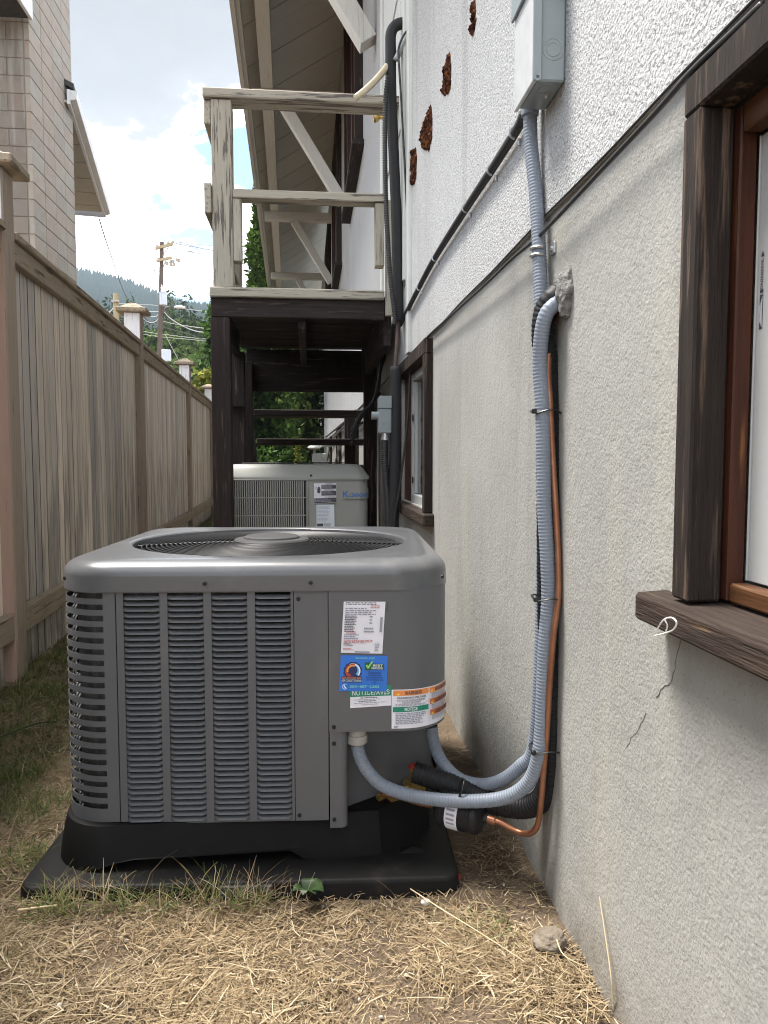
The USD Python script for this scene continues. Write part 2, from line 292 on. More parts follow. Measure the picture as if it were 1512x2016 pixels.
flat('hub_grey', (0.045, 0.045, 0.047), rough=.6, spec=.2)
flat('dull_copper', (0.075, 0.048, 0.042), rough=.6, var=.3)
flat('aluminium', (0.55, 0.55, 0.56), rough=.35, metallic=.9)
mat('copper', [(0.3, (0.24, 0.10, 0.055)), (0.7, (0.33, 0.155, 0.09))], scale=25, rough=.4, metallic=.7, over=[dict(color=(0.16, 0.075, 0.045), scale=22, lo=.52, hi=.72, amount=.6)])
flat('brass', (0.52, 0.36, 0.12), rough=.3, metallic=.9, var=.2)
flat('red_cap', (0.42, 0.03, 0.02), rough=.5)
mat('grey_conduit', [(0.3, (0.165, 0.191, 0.232)), (0.7, (0.188, 0.215, 0.258))], scale=14, rough=.45, spec=.35, over=[dict(color=(.235, .255, .285), scale=16, lo=.55, hi=.75, amount=.4)])
flat('conduit_fitting', (0.30, 0.285, 0.265), rough=.5)
flat('black_foam', (0.012, 0.0125, 0.014), rough=.75, bump=[(260, W1, .4, .002, 3)])
flat('black_wrap', (0.010, 0.010, 0.011), rough=.55, spec=.25)
flat('black_cable', (0.016, 0.016, 0.016), rough=.45)
flat('cable_tie', (0.010, 0.010, 0.010), rough=.4)
mat('box_grey', [(0.3, (0.205, 0.24, 0.25)), (0.7, (0.225, 0.26, 0.27))], scale=5, rough=.38, spec=.5, over=[dict(color=(.27, .29, .28), scale=9, lo=.55, hi=.8, amount=.4)])
flat('box_grey_lit', (0.45, 0.46, 0.46), rough=.4)  # light falling on the box front is put into this paler tone
flat('galvanised', (0.50, 0.51, 0.52), rough=.32, metallic=.85, var=.2)
mat('putty', [(0.3, (0.10, 0.098, 0.094)), (0.7, (0.22, 0.215, 0.205))], scale=40, rough=.95, bump=[(70, W1, 1, .01, 4)])
mat('rust', [(0.3, (0.012, 0.005, 0.004)), (0.5, (0.06, 0.018, 0.008)), (0.68, (0.24, 0.085, 0.02))], scale=45, detail=6, rough=.9, spec=.1, bump=[(110, W1, 1, .012, 5)])
flat('cream_pipe', (0.50, 0.43, 0.30), rough=.4)
flat('white_vinyl', (0.40, 0.41, 0.405), rough=.4, var=.04, scale=8)
flat('white_metal', (0.70, 0.70, 0.71), rough=.4)
flat('clear_wire', (0.72, 0.72, 0.70), rough=.25)
flat('crack_dark', (0.12, 0.115, 0.11), rough=1)
flat('seam_dark', (0.03, 0.03, 0.03), rough=1)
# paper and print
for nm, c in dict(paper_white=(0.66, 0.66, 0.72), paper_bluish=(0.60, 0.66, 0.72), print_dark=(0.045, 0.045, 0.06), print_grey=(0.26, 0.26, 0.32), print_red=(0.45, 0.16, 0.17), sticker_blue=(0.022, 0.15, 0.56), print_green=(0.008, 0.19, 0.115), print_orange=(0.66, 0.23, 0.065),
                  print_rust=(0.42, 0.115, 0.03), print_yellow=(0.75, 0.52, 0.06), print_cyan=(0.16, 0.55, 0.62), print_navy=(0.012, 0.02, 0.09), check_green=(0.24, 0.58, 0.14), flame_red=(0.36, 0.045, 0.03), flame_orange=(0.72, 0.28, 0.05), wave_blue=(0.10, 0.36, 0.75), wave_white=(0.62, 0.76, 0.86), best_green=(0.012, 0.085, 0.045), brand_blue=(0.01, 0.11, 0.42), print_mint=(0.20, 0.60, 0.45)).items():
    flat(nm, c, rough=.42, var=.02)
# rear unit
mat('beige_paint', [(0.3, (0.25, 0.255, 0.232)), (0.7, (0.275, 0.28, 0.258))], scale=5, rough=.4)
# neighbour
BRND = [(0, (0.9, .88, .86)), (.3, (1.0, 1.0, 1.0)), (.6, (1.04, 1.0, .97)), (.8, (1.02, .93, .90)), (1, (.96, .97, .95))]
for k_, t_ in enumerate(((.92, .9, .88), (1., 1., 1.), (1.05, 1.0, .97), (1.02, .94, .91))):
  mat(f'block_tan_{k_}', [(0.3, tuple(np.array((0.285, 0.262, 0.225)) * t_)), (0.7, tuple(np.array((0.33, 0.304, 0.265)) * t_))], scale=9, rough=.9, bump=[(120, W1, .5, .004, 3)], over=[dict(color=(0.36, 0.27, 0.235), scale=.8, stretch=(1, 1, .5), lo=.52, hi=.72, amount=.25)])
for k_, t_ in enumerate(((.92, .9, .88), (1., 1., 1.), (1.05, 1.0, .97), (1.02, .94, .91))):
  mat(f'block_shaded_{k_}', [(0.3, tuple(np.array((0.17, 0.15, 0.13)) * t_)), (0.7, tuple(np.array((0.25, 0.225, 0.195)) * t_))], scale=2.5, rough=.9, bump=[(120, W1, .5, .004, 3)], over=[dict(color=(0.36, 0.36, 0.33), scale=1.5, stretch=(3, 1, .25), lo=.52, hi=.64, amount=.6)])  # shaded side of the tower: shade put into these darker copies of the tan
wood('gap_shade', (0.03, 0.025, 0.021), (0.055, 0.045, 0.038), 2)  # near-black tone with the shade of the fence gaps painted in
flat('mortar', (0.25, 0.225, 0.19), rough=1)
mat('soffit_tan', [(0.3, (0.36, 0.34, 0.295)), (0.7, (0.42, 0.395, 0.345))], scale=3, rough=.7)
flat('fascia_white', (0.66, 0.66, 0.67), rough=.5)
flat('roof_dark', (0.05, 0.048, 0.045), rough=.9, var=.3)
# ground and plants
mat('soil', [(0.25, (0.095, 0.070, 0.050)), (0.5, (0.155, 0.118, 0.084)), (0.75, (0.22, 0.172, 0.125))], scale=7, detail=7, rough=1, spec=.05, nrough=.65,
    over=[dict(color=(0.08, 0.06, 0.045), scale=3.0, lo=.48, hi=.66, amount=.5)], bump=[(60, W1, 1, .02, 6), (330, W1, .7, .004, 4)])
STRAW = [(0, (0.085, 0.058, 0.034)), (.25, (0.20, 0.142, 0.080)), (.55, (0.315, 0.235, 0.138)), (.85, (0.40, 0.315, 0.195)), (1, (0.53, 0.45, 0.31))]
flat('straw_pale', (0.50, 0.40, 0.25), rough=.7)
mat('straw', [(0.3, (0.85, .85, .85)), (0.7, (1, 1, 1))], scale=20, island=STRAW, rough=.7, spec=.2, trans=.2)
mat('green_grass', [(0.3, (0.85, .85, .85)), (0.7, (1, 1, 1))], scale=20, island=[(0, (0.045, 0.075, 0.017)), (.45, (0.090, 0.130, 0.032)), (.75, (0.17, 0.19, 0.06)), (1, (0.38, 0.31, 0.15))], rough=.6, spec=.25, trans=.3)
flat('pebble', (0.42, 0.40, 0.36), rough=.9, var=.3, scale=60)
mat('rock', [(0.3, (0.11, 0.088, 0.066)), (0.7, (0.22, 0.185, 0.145))], scale=18, detail=6, rough=.95, bump=[(60, W1, .8, .008, 5)])
mat('weed_leaf', [(0.3, (0.022, 0.048, 0.014)), (0.7, (0.04, 0.075, 0.022))], scale=30, rough=.5, trans=.25)
def leafmat(name, c, lo=.45, hi=1.7, trans=.25):
    LEAFY.add(name); c = np.array(c); mat(name, [(0.3, tuple(c * .75)), (0.7, tuple(c * 1.2))], scale=1.2, island=[(0, (lo,) * 3), (.5, (.95, 1, .9)), (1, (hi, hi * .98, hi * .8))], rough=.7, spec=.08, trans=trans)
leafmat('conifer_green', (0.030, 0.050, 0.022)); leafmat('conifer_olive', (0.05, 0.07, 0.024)); leafmat('broadleaf_green', (0.070, 0.105, 0.030)); leafmat('broadleaf_deep', (0.042, 0.082, 0.022), .35, 2.0)
leafmat('cedar_green', (0.055, 0.095, 0.018), .35, 1.9); leafmat('shrub_yellow', (0.16, 0.17, 0.04)); leafmat('far_forest', (0.014, 0.034, 0.024), .8, 1.15, 0)
mat('bark', [(0.3, (0.05, 0.036, 0.026)), (0.7, (0.10, 0.075, 0.055))], scale=12, stretch=(6, 6, 1), rough=.95, bump=[(20, (5, 5, 1), .8, .02, 4)])
mat('pole_wood', [(0.3, (0.075, 0.055, 0.045)), (0.7, (0.13, 0.10, 0.082))], scale=8, stretch=(6, 6, .6), rough=.95)
mat('pole_wood_pale', [(0.3, (0.30, 0.235, 0.13)), (0.7, (0.40, 0.32, 0.19))], scale=8, stretch=(6, 6, .6), rough=.95)
flat('wire_dark', (0.05, 0.05, 0.052), rough=.6); flat('wire_pale', (0.45, 0.45, 0.44), rough=.5)
flat('transformer_grey', (0.48, 0.52, 0.58), rough=.45); flat('insulator', (0.42, 0.38, 0.33), rough=.4)
mat('hill_ground', [(0.3, (0.024, 0.045, 0.027)), (0.7, (0.036, 0.062, 0.034))], scale=.05, rough=1, spec=.05)
mat('meter_grey', [(0.3, (0.22, 0.24, 0.23)), (0.7, (0.33, 0.35, 0.34))], scale=20, rough=.5)
def glass(name, tint, fac_ior=1.45):
    usdkit.material(stage, L + name, {'f': ('fresnel', {'IOR': fac_ior}), 't': ('transparent_bsdf', {'color': tint}), 'g': ('glossy_bsdf', {'roughness': 0.02, 'color': (.9, .9, .9)}), 'm': ('mix_closure', {})},
                    [('f.fac', 'm.fac'), ('t.BSDF', 'm.closure1'), ('g.BSDF', 'm.closure2')], surface='m.closure')
glass('window_glass', (0.55, 0.56, 0.56))
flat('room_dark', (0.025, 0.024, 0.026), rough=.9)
flat('blind_grey', (0.40, 0.41, 0.42), rough=.6)
flat('dark_glass', (0.015, 0.017, 0.02), rough=.06, spec=.7)
# ================================================================ ground
rng = np.random.default_rng(7)
def ground_z(x, y):
    p = np.stack([np.asarray(x) * 1.0, np.asarray(y) * 1.0, np.zeros_like(np.asarray(x, float))], -1)
    z = (meshkit.fbm(p * 2.2, 4, 3) - .5) * .030 + (meshkit.fbm(p * 14, 3, 9) - .5) * .012
    return z - .014
gx, gy = np.meshgrid(np.arange(-2.6, 1.21, .02), np.arange(-.6, 6.01, .02), indexing='ij')
gz = ground_z(gx, gy)
edge = np.minimum.reduce([gx + 2.6, 1.2 - gx, gy + .6, 6.0 - gy]); gz = gz * np.clip(edge / .3, 0, 1) - .02 * (1 - np.clip(edge / .1, 0, 1))
near = grid(np.stack([gx, gy, gz], -1))
solo('ground', near, 'soil', kind='structure', smooth=True)
def terrain(x, y):
    z = np.where(y < 60, 0, (y - 60) * .10)
    t = np.clip((y - 260) / 640, 0, 1.3); ridge = 106 + 0.0 * x + np.where(x > -190, -(x + 190) * .12, 0) + 14 * np.sin(x / 61.0)
    z = z + np.clip(ridge, 40, 300) * (t ** 1.15) - np.where(y > 900, (y - 900) * .9, 0)
    n = (meshkit.fbm(np.stack([x / 70, y / 70, 0 * x], -1), 4, 5) - .5)
    return np.maximum(z + n * np.clip((y - 80) / 25, 0, 18), -5)
hx, hy = np.meshgrid(np.linspace(-800, 420, 110), np.r_[np.linspace(45, 250, 30), np.linspace(265, 1150, 70)], indexing='ij')
hz = terrain(hx, hy) - .3
solo('hill', grid(np.stack([hx, hy, hz], -1)), 'hill_ground', kind='structure', smooth=True)
far = [box(-1500, 1500, -300, 1600, -6.2, -6.0)]
fx = [-1500, -60, -2.55, 1.15, 60, 1500]; fy = [-300, -20, -.55, 5.95, 60, 1600]
for i in range(5):
    for j in range(5):
        if (i, j) != (2, 2): far.append((np.array([[fx[i], fy[j], -.012], [fx[i + 1], fy[j], -.012], [fx[i + 1], fy[j + 1], -.012], [fx[i], fy[j + 1], -.012]]), np.array([[0, 1, 2], [0, 2, 3]])))
solo('terrain', cat(far[1:]), 'soil', kind='structure')

# ================================================================ the house on the right
WX, UX = 0.47, 0.462
house = thing('house', 'white stucco house with grey parged foundation and brown framed windows along the right side', 'house')
lw = []
ys = [-1.6, -.32, .885, 2.94, 3.86, 30]
for a, b in zip(ys[:-1], ys[1:]):
    if (a, b) in ((-.32, .885), (2.94, 3.86)):
        lw += [box(WX, .9, a, b, -.3, .66), box(WX, .9, a, b, 1.305, 1.333)]
    else: lw.append(box(WX, .9, a, b, -.3, 1.333))
part(house, 'foundation_wall', cat(lw), 'parging')
part(house, 'upper_wall', box(UX, .9, -1.6, 30, 1.3335, 6.2), 'stucco_white')
part(house, 'seam_bead', tube([(UX - .001, y, 1.3335 + .002 * math.sin(y * 9)) for y in np.linspace(-1, 30, 160)], .0018, 6), 'seam_dark')
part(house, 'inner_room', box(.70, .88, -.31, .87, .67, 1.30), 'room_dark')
# near window, cut by the right edge of the picture
w1 = part(house, 'window', cat(cbox(.445, .488, .855, .895, .691, 1.262, .003), beam((.4665, -.40, 1.2845), (.4665, .8945, 1.2845), .043, .045, c=.003)), 'frame_brown_z', smooth=30)
sv, sf = cbox(.428, .56, -.4, .962, .650, .690, .004); sv[:, 2] += np.where(sv[:, 2] > .67, np.clip((.5 - sv[:, 0]) * -.06, -.005, .003), 0)
part(w1, 'sill', (sv, sf), 'sill_wood_y')
part(w1, 'stop', cbox(.489, .510, .8448, .882, .693, 1.26, .002), 'sash_stain_z')
part(w1, 'stop', cbox(.489, .512, -.35, .842, 1.228, 1.26, .002), 'sash_stain_y')
part(w1, 'stop', cbox(.489, .512, -.35, .842, .693, .716, .003), 'sash_stain_y')
part(w1, 'frame', cat(cbox(.5105, .58, .8418, .8445, .718, 1.226, .0008), cbox(.5118, .58, .800, .8404, .718, 1.226, .001), cbox(.519, .58, .781, .7998, .718, 1.226, .001), cbox(.5122, .58, -.34, .7995, 1.205, 1.226, .002), cbox(.5122, .58, -.34, .7995, .718, .742, .002)), 'white_vinyl')
part(w1, 'sash', cat(cbox(.526, .575, .757, .7805, .743, 1.204, .002), cbox(.526, .575, -.33, .756, 1.17, 1.204, .002), cbox(.526, .575, -.33, .756, .743, .772, .002)), 'white_vinyl')
part(w1, 'pane', box(.546, .552, -.32, .757, .772, 1.17), 'window_glass')
part(w1, 'blind', cat([box(.575, .579, -.32, .757, z, z + .018) for z in np.arange(.775, 1.165, .022)]), 'blind_grey')
def wtext(txt, ytop, ztop, h):     # reads downwards on the white frame
    m = meshkit.text_mesh(txt, 1.0, .1); v = np.array(m.vertices)
    return np.stack([np.full(len(v), .5116) - v[:, 2] * .002, ytop - v[:, 1] * h, ztop - v[:, 0] * h], 1), np.array(m.faces)
wt = cat(wtext('WARNING', .8345, 1.086, .0050), (np.array([[.5114, .8345, 1.089], [.5114, .8285, 1.089], [.5114, .8315, 1.0955], [.5113, .8345, 1.089], [.5113, .8285, 1.089], [.5113, .8315, 1.0955]]), np.array([[0, 1, 2], [3, 5, 4]])),
         box(.5113, .5117, .8285, .8345, 1.0485, 1.052), box(.5113, .5117, .8285, .8345, 1.008, 1.0465))
part(w1, 'warning_print', wt, 'print_dark')
part(w1, 'warning_lines', cat([box(.5110, .51125, .8294 + .0013 * k, .8298 + .0013 * k, 1.010 + .002 * k, 1.044 - .003 * k) for k in range(4)]), 'paper_white')
# basement window further along
w2 = part(house, 'window', cat(cbox(.438, .50, 2.885, 2.937, .655, 1.262, .003), beam((.469, 2.8855, 1.292), (.469, 3.93, 1.292), .062, .058, c=.003), cbox(.438, .50, 3.864, 3.92, .655, 1.262, .003)), 'frame_brown_z', smooth=30)
part(w2, 'sill', cbox(.428, .56, 2.84, 3.98, .607, .654, .005), 'sill_wood_y')
part(w2, 'frame', cat(cbox(.484, .54, 3.04, 3.075, .657, 1.26, .002), cbox(.484, .54, 3.56, 3.60, .657, 1.26, .002), cbox(.484, .54, 3.075, 3.56, 1.225, 1.26, .002), cbox(.484, .54, 3.075, 3.56, .657, .70, .002), cbox(.479, .483, 3.0, 3.04, .657, 1.26, .001)), 'white_vinyl')
part(w2, 'sash', cat(cbox(.492, .53, 3.078, 3.105, .702, 1.222, .002), cbox(.492, .53, 3.53, 3.557, .702, 1.222, .002)), 'white_vinyl')
part(w2, 'pane', box(.505, .51, 3.10, 3.54, .70, 1.225), 'dark_glass')
part(w2, 'hinge', cat(box(.482, .486, 3.535, 3.555, 1.04, 1.07), box(.482, .486, 3.535, 3.555, .75, .78)), 'black_steel')
part(w2, 'jamb_board', cbox(.486, .53, 3.605, 3.862, .657, 1.26, .002), 'sash_stain_z')
# windows of the upper floor
for y0, y1 in ((6.45, 8.3), (10.5, 12.5), (15.3, 17.4)):
    zb = 3.40 + (y0 - 6.5) * .012
    w = part(house, 'window', cat(cbox(UX - .07, UX + .02, y0, y0 + .10, zb + .062, zb + 1.9, .004), cbox(UX - .07, UX + .02, y1 - .10, y1, zb + .062, zb + 1.9, .004), cbox(UX - .072, UX + .02, y0, y1, zb + 1.902, zb + 2.02, .004)), 'dark_wood_z')
    part(w, 'sill', cbox(UX - .10, UX + .02, y0 - .12, y1 + .12, zb, zb + .05, .006), 'dark_wood_y')
    part(w, 'sash', cat(cbox(UX - .045, UX - .002, y0 + .102, y0 + .16, zb + .062, zb + 1.9, .003), cbox(UX - .045, UX - .002, (y0 + y1) / 2 - .03, (y0 + y1) / 2 + .03, zb + .062, zb + 1.9, .003), cbox(UX - .045, UX - .002, y1 - .16, y1 - .102, zb + .062, zb + 1.9, .003)), 'sash_stain_z')
    part(w, 'pane', box(UX - .028, UX - .022, y0 + .16, y1 - .16, zb + .062, zb + 1.9), 'dark_glass')
for y0, y1 in ((7.2, 8.3), (11.0, 12.2), (15.5, 16.9)):          # basement windows beyond the stairs
    w = part(house, 'window', cat(cbox(WX - .04, WX + .02, y0, y0 + .12, .45, 1.25, .003), cbox(WX - .04, WX + .02, y1 - .12, y1, .45, 1.25, .003), cbox(WX - .041, WX + .02, y0, y1, 1.251, 1.33, .003), cbox(WX - .06, WX + .02, y0 - .05, y1 + .05, .38, .449, .003)), 'frame_brown_z')
    part(w, 'sash', cat(cbox(WX - .015, WX - .002, y0 + .122, y0 + .2, .451, 1.249, .002), cbox(WX - .015, WX - .002, y1 - .2, y1 - .122, .451, 1.249, .002)), 'white_vinyl')
    part(w, 'pane', box(WX - .010, WX - .006, y0 + .2, y1 - .2, .451, 1.249), 'dark_glass')
# door onto the landing
door = part(house, 'door', cat(cbox(UX - .03, UX + .01, 3.52, 3.60, 1.68, 3.8, .003), cbox(UX - .03, UX + .01, 4.55, 4.64, 1.68, 3.8, .003), cbox(UX - .031, UX + .01, 3.52, 4.64, 3.801, 3.92, .003), cbox(UX - .015, UX + .01, 3.602, 4.548, 1.69, 3.798, .003)), 'white_trim_z')
part(door, 'door_rail', cat([cbox(UX - .022, UX - .0155, 3.70, 4.45, a, b, .002) for a, b in ((1.75, 2.3), (2.42, 3.0), (3.1, 3.7))]), 'white_trim_z')
kp = np.array([UX - .015, 4.45, 2.80])
part(door, 'door_knob', lathe([(0, .001), (0, .028), (.008, .028), (.012, .012), (.035, .012), (.042, .026), (.055, .031), (.068, .026), (.074, .001)], kp, (-1, 0, 0)), 'brass', smooth=40)
part(house, 'corner_board', cbox(UX - .018, UX + .02, 3.43, 3.515, 1.34, 6.1, .003), 'white_trim_z')
# eave: soffit boards, purlin, fascia, braces
_ea, _eb = PZ(5.10, 458, 0), PZ(5.35, 526, 540)
Ex = lambda y: _ea[0] + (_eb[0] - _ea[0]) * (y - _ea[1]) / (_eb[1] - _ea[1])
Ez = lambda y: 5.10 + .25 * (y - _ea[1]) / (_eb[1] - _ea[1])
SL = .62
y = 2.2; k = 0; rest = []
while y < 29.5:
    wd = .285; P = []
    for yy in (y + .004, y + wd - .004):
        x0, z0 = Ex(yy) + .02, Ez(yy) + .125 + .003 * ((k * 7) % 3)
        x1 = UX - .002; z1 = z0 + SL * (x1 - x0)
        P += [(x0, yy, z0), (x1, yy, z1), (x0, yy, z0 + .02), (x1, yy, z1 + .02)]
    if y < 16: part(house, 'soffit_board', hull(P), 'eave_paint_x')
    else: rest.append(hull(P))
    y += wd; k += 1
part(house, 'far_soffit', cat(rest), 'eave_paint_x', kind='stuff')
def along(dx0, dx1, dz0, dz1, ya=2.2, yb=29.5):
    return hull([(Ex(yy) + dx, yy, Ez(yy) + dz) for yy in (ya, yb) for dx, dz in ((dx0, dz0), (dx1, dz0), (dx0, dz1), (dx1, dz1))])
part(house, 'purlin', along(.20, .335, -.05, .20), 'eave_paint_y')
part(house, 'fascia', along(-.03, .015, -.03, .22), 'eave_paint_y')
part(house, 'eave_trim', along(.016, .06, .0, .10), 'eave_paint_y')
part(house, 'roof_slab', hull([(Ex(yy) - .05, yy, Ez(yy) + .225 + d) for yy in (2.0, 29.8) for d in (0, .08)] + [(3.2, yy, Ez(yy) + .225 + d + SL * (3.2 - Ex(yy))) for yy in (2.0, 29.8) for d in (0, .08)]), 'roof_dark')
for yb, zf in ((5.26, 3.62), (9.15, 3.86), (13.8, 4.0), (18.6, 4.1), (23.5, 4.2)):
    zt = Ez(yb) - .05
    part(house, 'bracket_arm', cbox(Ex(yb) + .10, UX, yb - .07, yb + .07, zt - .15, zt - .002, .006), 'eave_paint_x')
    xb = UX - (zt - .15 - zf) / 1.5
    part(house, 'brace', beam((UX - .05, yb, zf + .0), (xb, yb, zt - .16), .12, .14, up=(0, 1, 0)), 'white_trim_x' if False else 'eave_paint_z')
# cracks in the parging
def crack(pts, w=.0007):
    P = np.array([PX(WX - .0012, *p) for p in pts]); r = np.random.default_rng(int(pts[0][0])); Q, _ = resample(P, .008)
    Q[:, 1:] += r.normal(0, .0016, (len(Q), 2)); Q[:, 0] = WX - .0002
    return tube(Q, w * (0.45 + .9 * r.random(len(Q))), 4)
part(house, 'crack', crack([(1338, 1262), (1330, 1300), (1322, 1340), (1290, 1368)]), 'crack_dark')
part(house, 'crack', crack([(1270, 1400), (1255, 1440), (1232, 1470)], .0005), 'crack_dark')

# rusty ragged holes up the stucco
def rust(pts, seed, label):
    r = np.random.default_rng(seed); P = np.array([PX(UX, *p) for p in pts])[:, 1:]
    Q, _ = resample(np.vstack([P, P[:1]]), .008); Q = Q[:-1] + r.normal(0, .0028, (len(Q) - 1, 2))
    pg = Polygon(Q).buffer(0)
    m = trimesh.creation.extrude_polygon(max(getattr(pg, 'geoms', [pg]), key=lambda g: g.area), .012, engine='earcut')
    v, f = fine(arr(m), .007)
    n = meshkit.fbm(np.c_[v[:, :2] * 75, v[:, 2] * 0], 3, seed); n = np.clip((n - .3) * 2.4, 0, 1.3); n *= np.clip(np.array([pg.exterior.distance(Point(p_)) for p_ in v[:, :2]]) / .006, .15, 1)
    v = np.c_[UX + .002 - v[:, 2] * (.15 + .9 * n), v[:, 0], v[:, 1]]
    solo('rust_patch', (v, f), 'rust', label, 'rust patch')
rust([(931, 0), (936, 0), (938, 34), (935, 62), (930, 72), (924, 60), (928, 42), (931, 20)], 1, 'narrow rusty ragged hole at the top edge of the white stucco')
rust([(886, 98), (889, 125), (888, 175), (882, 190), (870, 185), (869, 176), (877, 165), (873, 145), (881, 120)], 2, 'rusty ragged gash in the stucco, second from the top')
rust([(849, 204), (852, 235), (851, 272), (846, 296), (832, 294), (828, 275), (834, 246), (842, 226)], 3, 'rusty torn gash in the stucco with an orange lower end')
rust([(819, 289), (821, 310), (820, 350), (815, 366), (801, 362), (797, 346), (803, 320), (808, 300)], 4, 'lowest rusty gash, beside the white corner board')

# ================================================================ fence on the left
FANG = math.degrees(math.atan2(.0381, .99927)); F0 = (-1.175, 3.03, 0)
fence = thing('wooden_fence', 'weathered tan board fence with capped posts running along the left side', 'fence', F0, FANG)
posts = [-2.98, .01, 2.87, 6.02, 9.02, 12.05]
r = np.random.default_rng(3)
for i, s in enumerate(posts):
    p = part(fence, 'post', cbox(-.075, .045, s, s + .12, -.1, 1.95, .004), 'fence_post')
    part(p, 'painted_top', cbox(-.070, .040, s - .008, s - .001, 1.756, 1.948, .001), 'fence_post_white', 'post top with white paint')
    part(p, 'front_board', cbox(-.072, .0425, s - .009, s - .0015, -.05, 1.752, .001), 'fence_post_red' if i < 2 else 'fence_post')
    part(p, 'post_cap', cat(cbox(-.125, .095, s - .05, s + .17, 1.951, 1.985, .006), hull([(-.105, s - .03, 1.985), (.075, s - .03, 1.985), (-.105, s + .15, 1.985), (.075, s + .15, 1.985), (-.04, s + .03, 2.025), (.01, s + .03, 2.025), (-.04, s + .09, 2.025), (.01, s + .09, 2.025)])), 'fence_rail')
    e = posts[i + 1] if i + 1 < len(posts) else 18.0
    part(fence, 'cap_board', cbox(-.085, .055, s + .122, e - .002, 1.716, 1.745, .004), 'fence_rail')
    part(fence, 'top_rail', cbox(.0, .036, s + .122, e - .002, 1.635, 1.7155, .004), 'fence_rail')
    part(fence, 'bottom_rail', cbox(.0, .040, s + .122, e - .002, .165, .267, .004), 'fence_rail')
    n = int(round((e - s - .12) / .0955)); w = (e - s - .12) / n
    far_b = []
    for k in range(n):
        a = s + .12 + k * w; off = r.uniform(-.004, .0); g = r.uniform(.005, .013)
        m = cbox(-.0073, -.0006 + off * .5, a + g, a + w - .001, -.03 + r.uniform(0, .03), 1.7155, .0012)
        pass
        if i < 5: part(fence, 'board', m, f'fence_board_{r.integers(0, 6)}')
        else: far_b.append(m)
    part(fence, 'back_board', cat([box(-.030, -.0030, s + .125 + k * w * 2, s + .125 + (k + 1) * w * 2 - .002, 0, 1.7150) for k in range(n // 2)]), 'gap_shade', kind='stuff')  # dark strips added between boards; shade of the gaps put into their colour
    if far_b: part(fence, 'far_board', cat(far_b), 'fence_board_0', kind='stuff')

# ================================================================ timber landing and stairs
DY = 3.75
deck = thing('stair_landing', 'raised timber landing with peeling rails and dark posts against the house', 'deck')
# posts: dark below the platform, peeling paint above it
part(deck, 'post', cbox(-.463, -.372, DY + .002, DY + .092, 0, 1.54, .004), 'dark_wood_z')
part(deck, 'post', cbox(-.49, -.40, 4.9, 4.99, 0, 1.53, .004), 'dark_wood_z')
part(deck, 'post', cbox(-.465, -.38, 5.31, 5.395, 0, 1.53, .004), 'dark_wood_z')
part(deck, 'post', cbox(.365, .45, 5.05, 5.13, 0, 1.53, .004), 'frame_brown_z', 'greyer post by the house wall')
part(deck, 'post', cbox(.29, .375, 6.2, 6.28, 0, 1.25, .004), 'dark_wood_z')
part(deck, 'post_block', cbox(-.49, -.395, 4.84, 4.899, 1.19, 1.53, .004), 'dark_wood_z')
part(deck, 'railing_post', cbox(-.447, -.352, DY + .004, DY + .092, 1.68, 2.548, .004), 'peeling_wood_z')
part(deck, 'railing_post', cbox(-.50, -.437, 5.22, 5.305, 1.68, 2.50, .004), 'peeling_wood_z')
part(deck, 'top_rail', cbox(-.483, .455, DY - .012, DY + .118, 2.552, 2.594, .005), 'peeling_wood_x')
part(deck, 'mid_rail', cbox(-.350, .372, DY - .004, DY + .085, 2.098, 2.138, .004), 'peeling_wood_x')
part(deck, 'side_rail', cbox(-.482, -.449, DY + .02, 5.32, 2.44, 2.548, .004), 'pale_wood_y')
part(deck, 'side_rail', cbox(-.482, -.449, DY - .01, 5.32, 2.02, 2.16, .004), 'pale_wood_y')
part(deck, 'rail_block', cbox(-.350, -.312, DY + .005, DY + .075, 1.805, 2.0975, .003), 'pale_wood_z')
part(deck, 'rail_block', cbox(.327, .372, DY + .005, DY + .075, 1.80, 2.0975, .003), 'pale_wood_z')
part(deck, 'wall_plank', cbox(.3735, .414, DY - .03, DY - .002, 1.555, 2.10, .003), 'pale_wood_z')
part(deck, 'edge_board', cbox(-.463, .370, DY - .02, DY + .115, 1.632, 1.678, .005), 'peeling_wood_x')
part(deck, 'front_beam', cbox(-.460, .372, DY + .002, DY + .05, 1.541, 1.6315, .004), 'dark_wood_x')
for k, yy in enumerate(np.arange(DY + .12, 5.32, .145)):
    part(deck, 'deck_board', cbox(-.463, .44, yy, yy + .137, 1.636 + .002 * (k % 2), 1.676, .004), 'dark_wood_x')
part(deck, 'side_beam', cbox(-.458, -.42, DY + .0935, 4.835, 1.50, 1.634, .004), 'dark_wood_y')
part(deck, 'joist', cbox(-.05, -.01, DY + .052, 5.36, 1.50, 1.634, .004), 'dark_wood_y')
part(deck, 'joist', cbox(.37, .41, DY + .052, 5.36, 1.42, 1.634, .004), 'dark_wood_y')
part(deck, 'rear_panel', cbox(-.425, .405, 5.402, 5.44, 1.335, 1.622, .004), 'dark_wood_x')
for k, (yy, zz) in enumerate(((5.70, 1.18), (5.98, .975), (6.26, .77), (6.54, .56), (6.82, .35))):
    part(deck, 'tread', cbox(-.40, .46, yy, yy + .25, zz, zz + .048, .004), 'dark_wood_x')
for xx in (-.445, .29):
    part(deck, 'stringer', hull([(xx + d, yy, zz) for d in (0, .04) for yy, zz in ((5.45, 1.30), (5.45, 1.12), (7.2, .0), (7.2, .18))]) if xx < 0 else hull([(xx + d, yy, zz) for d in (0, .03) for yy, zz in ((6.285, .62), (6.285, .5), (7.2, .0), (7.2, .1))]), 'dark_wood_y')
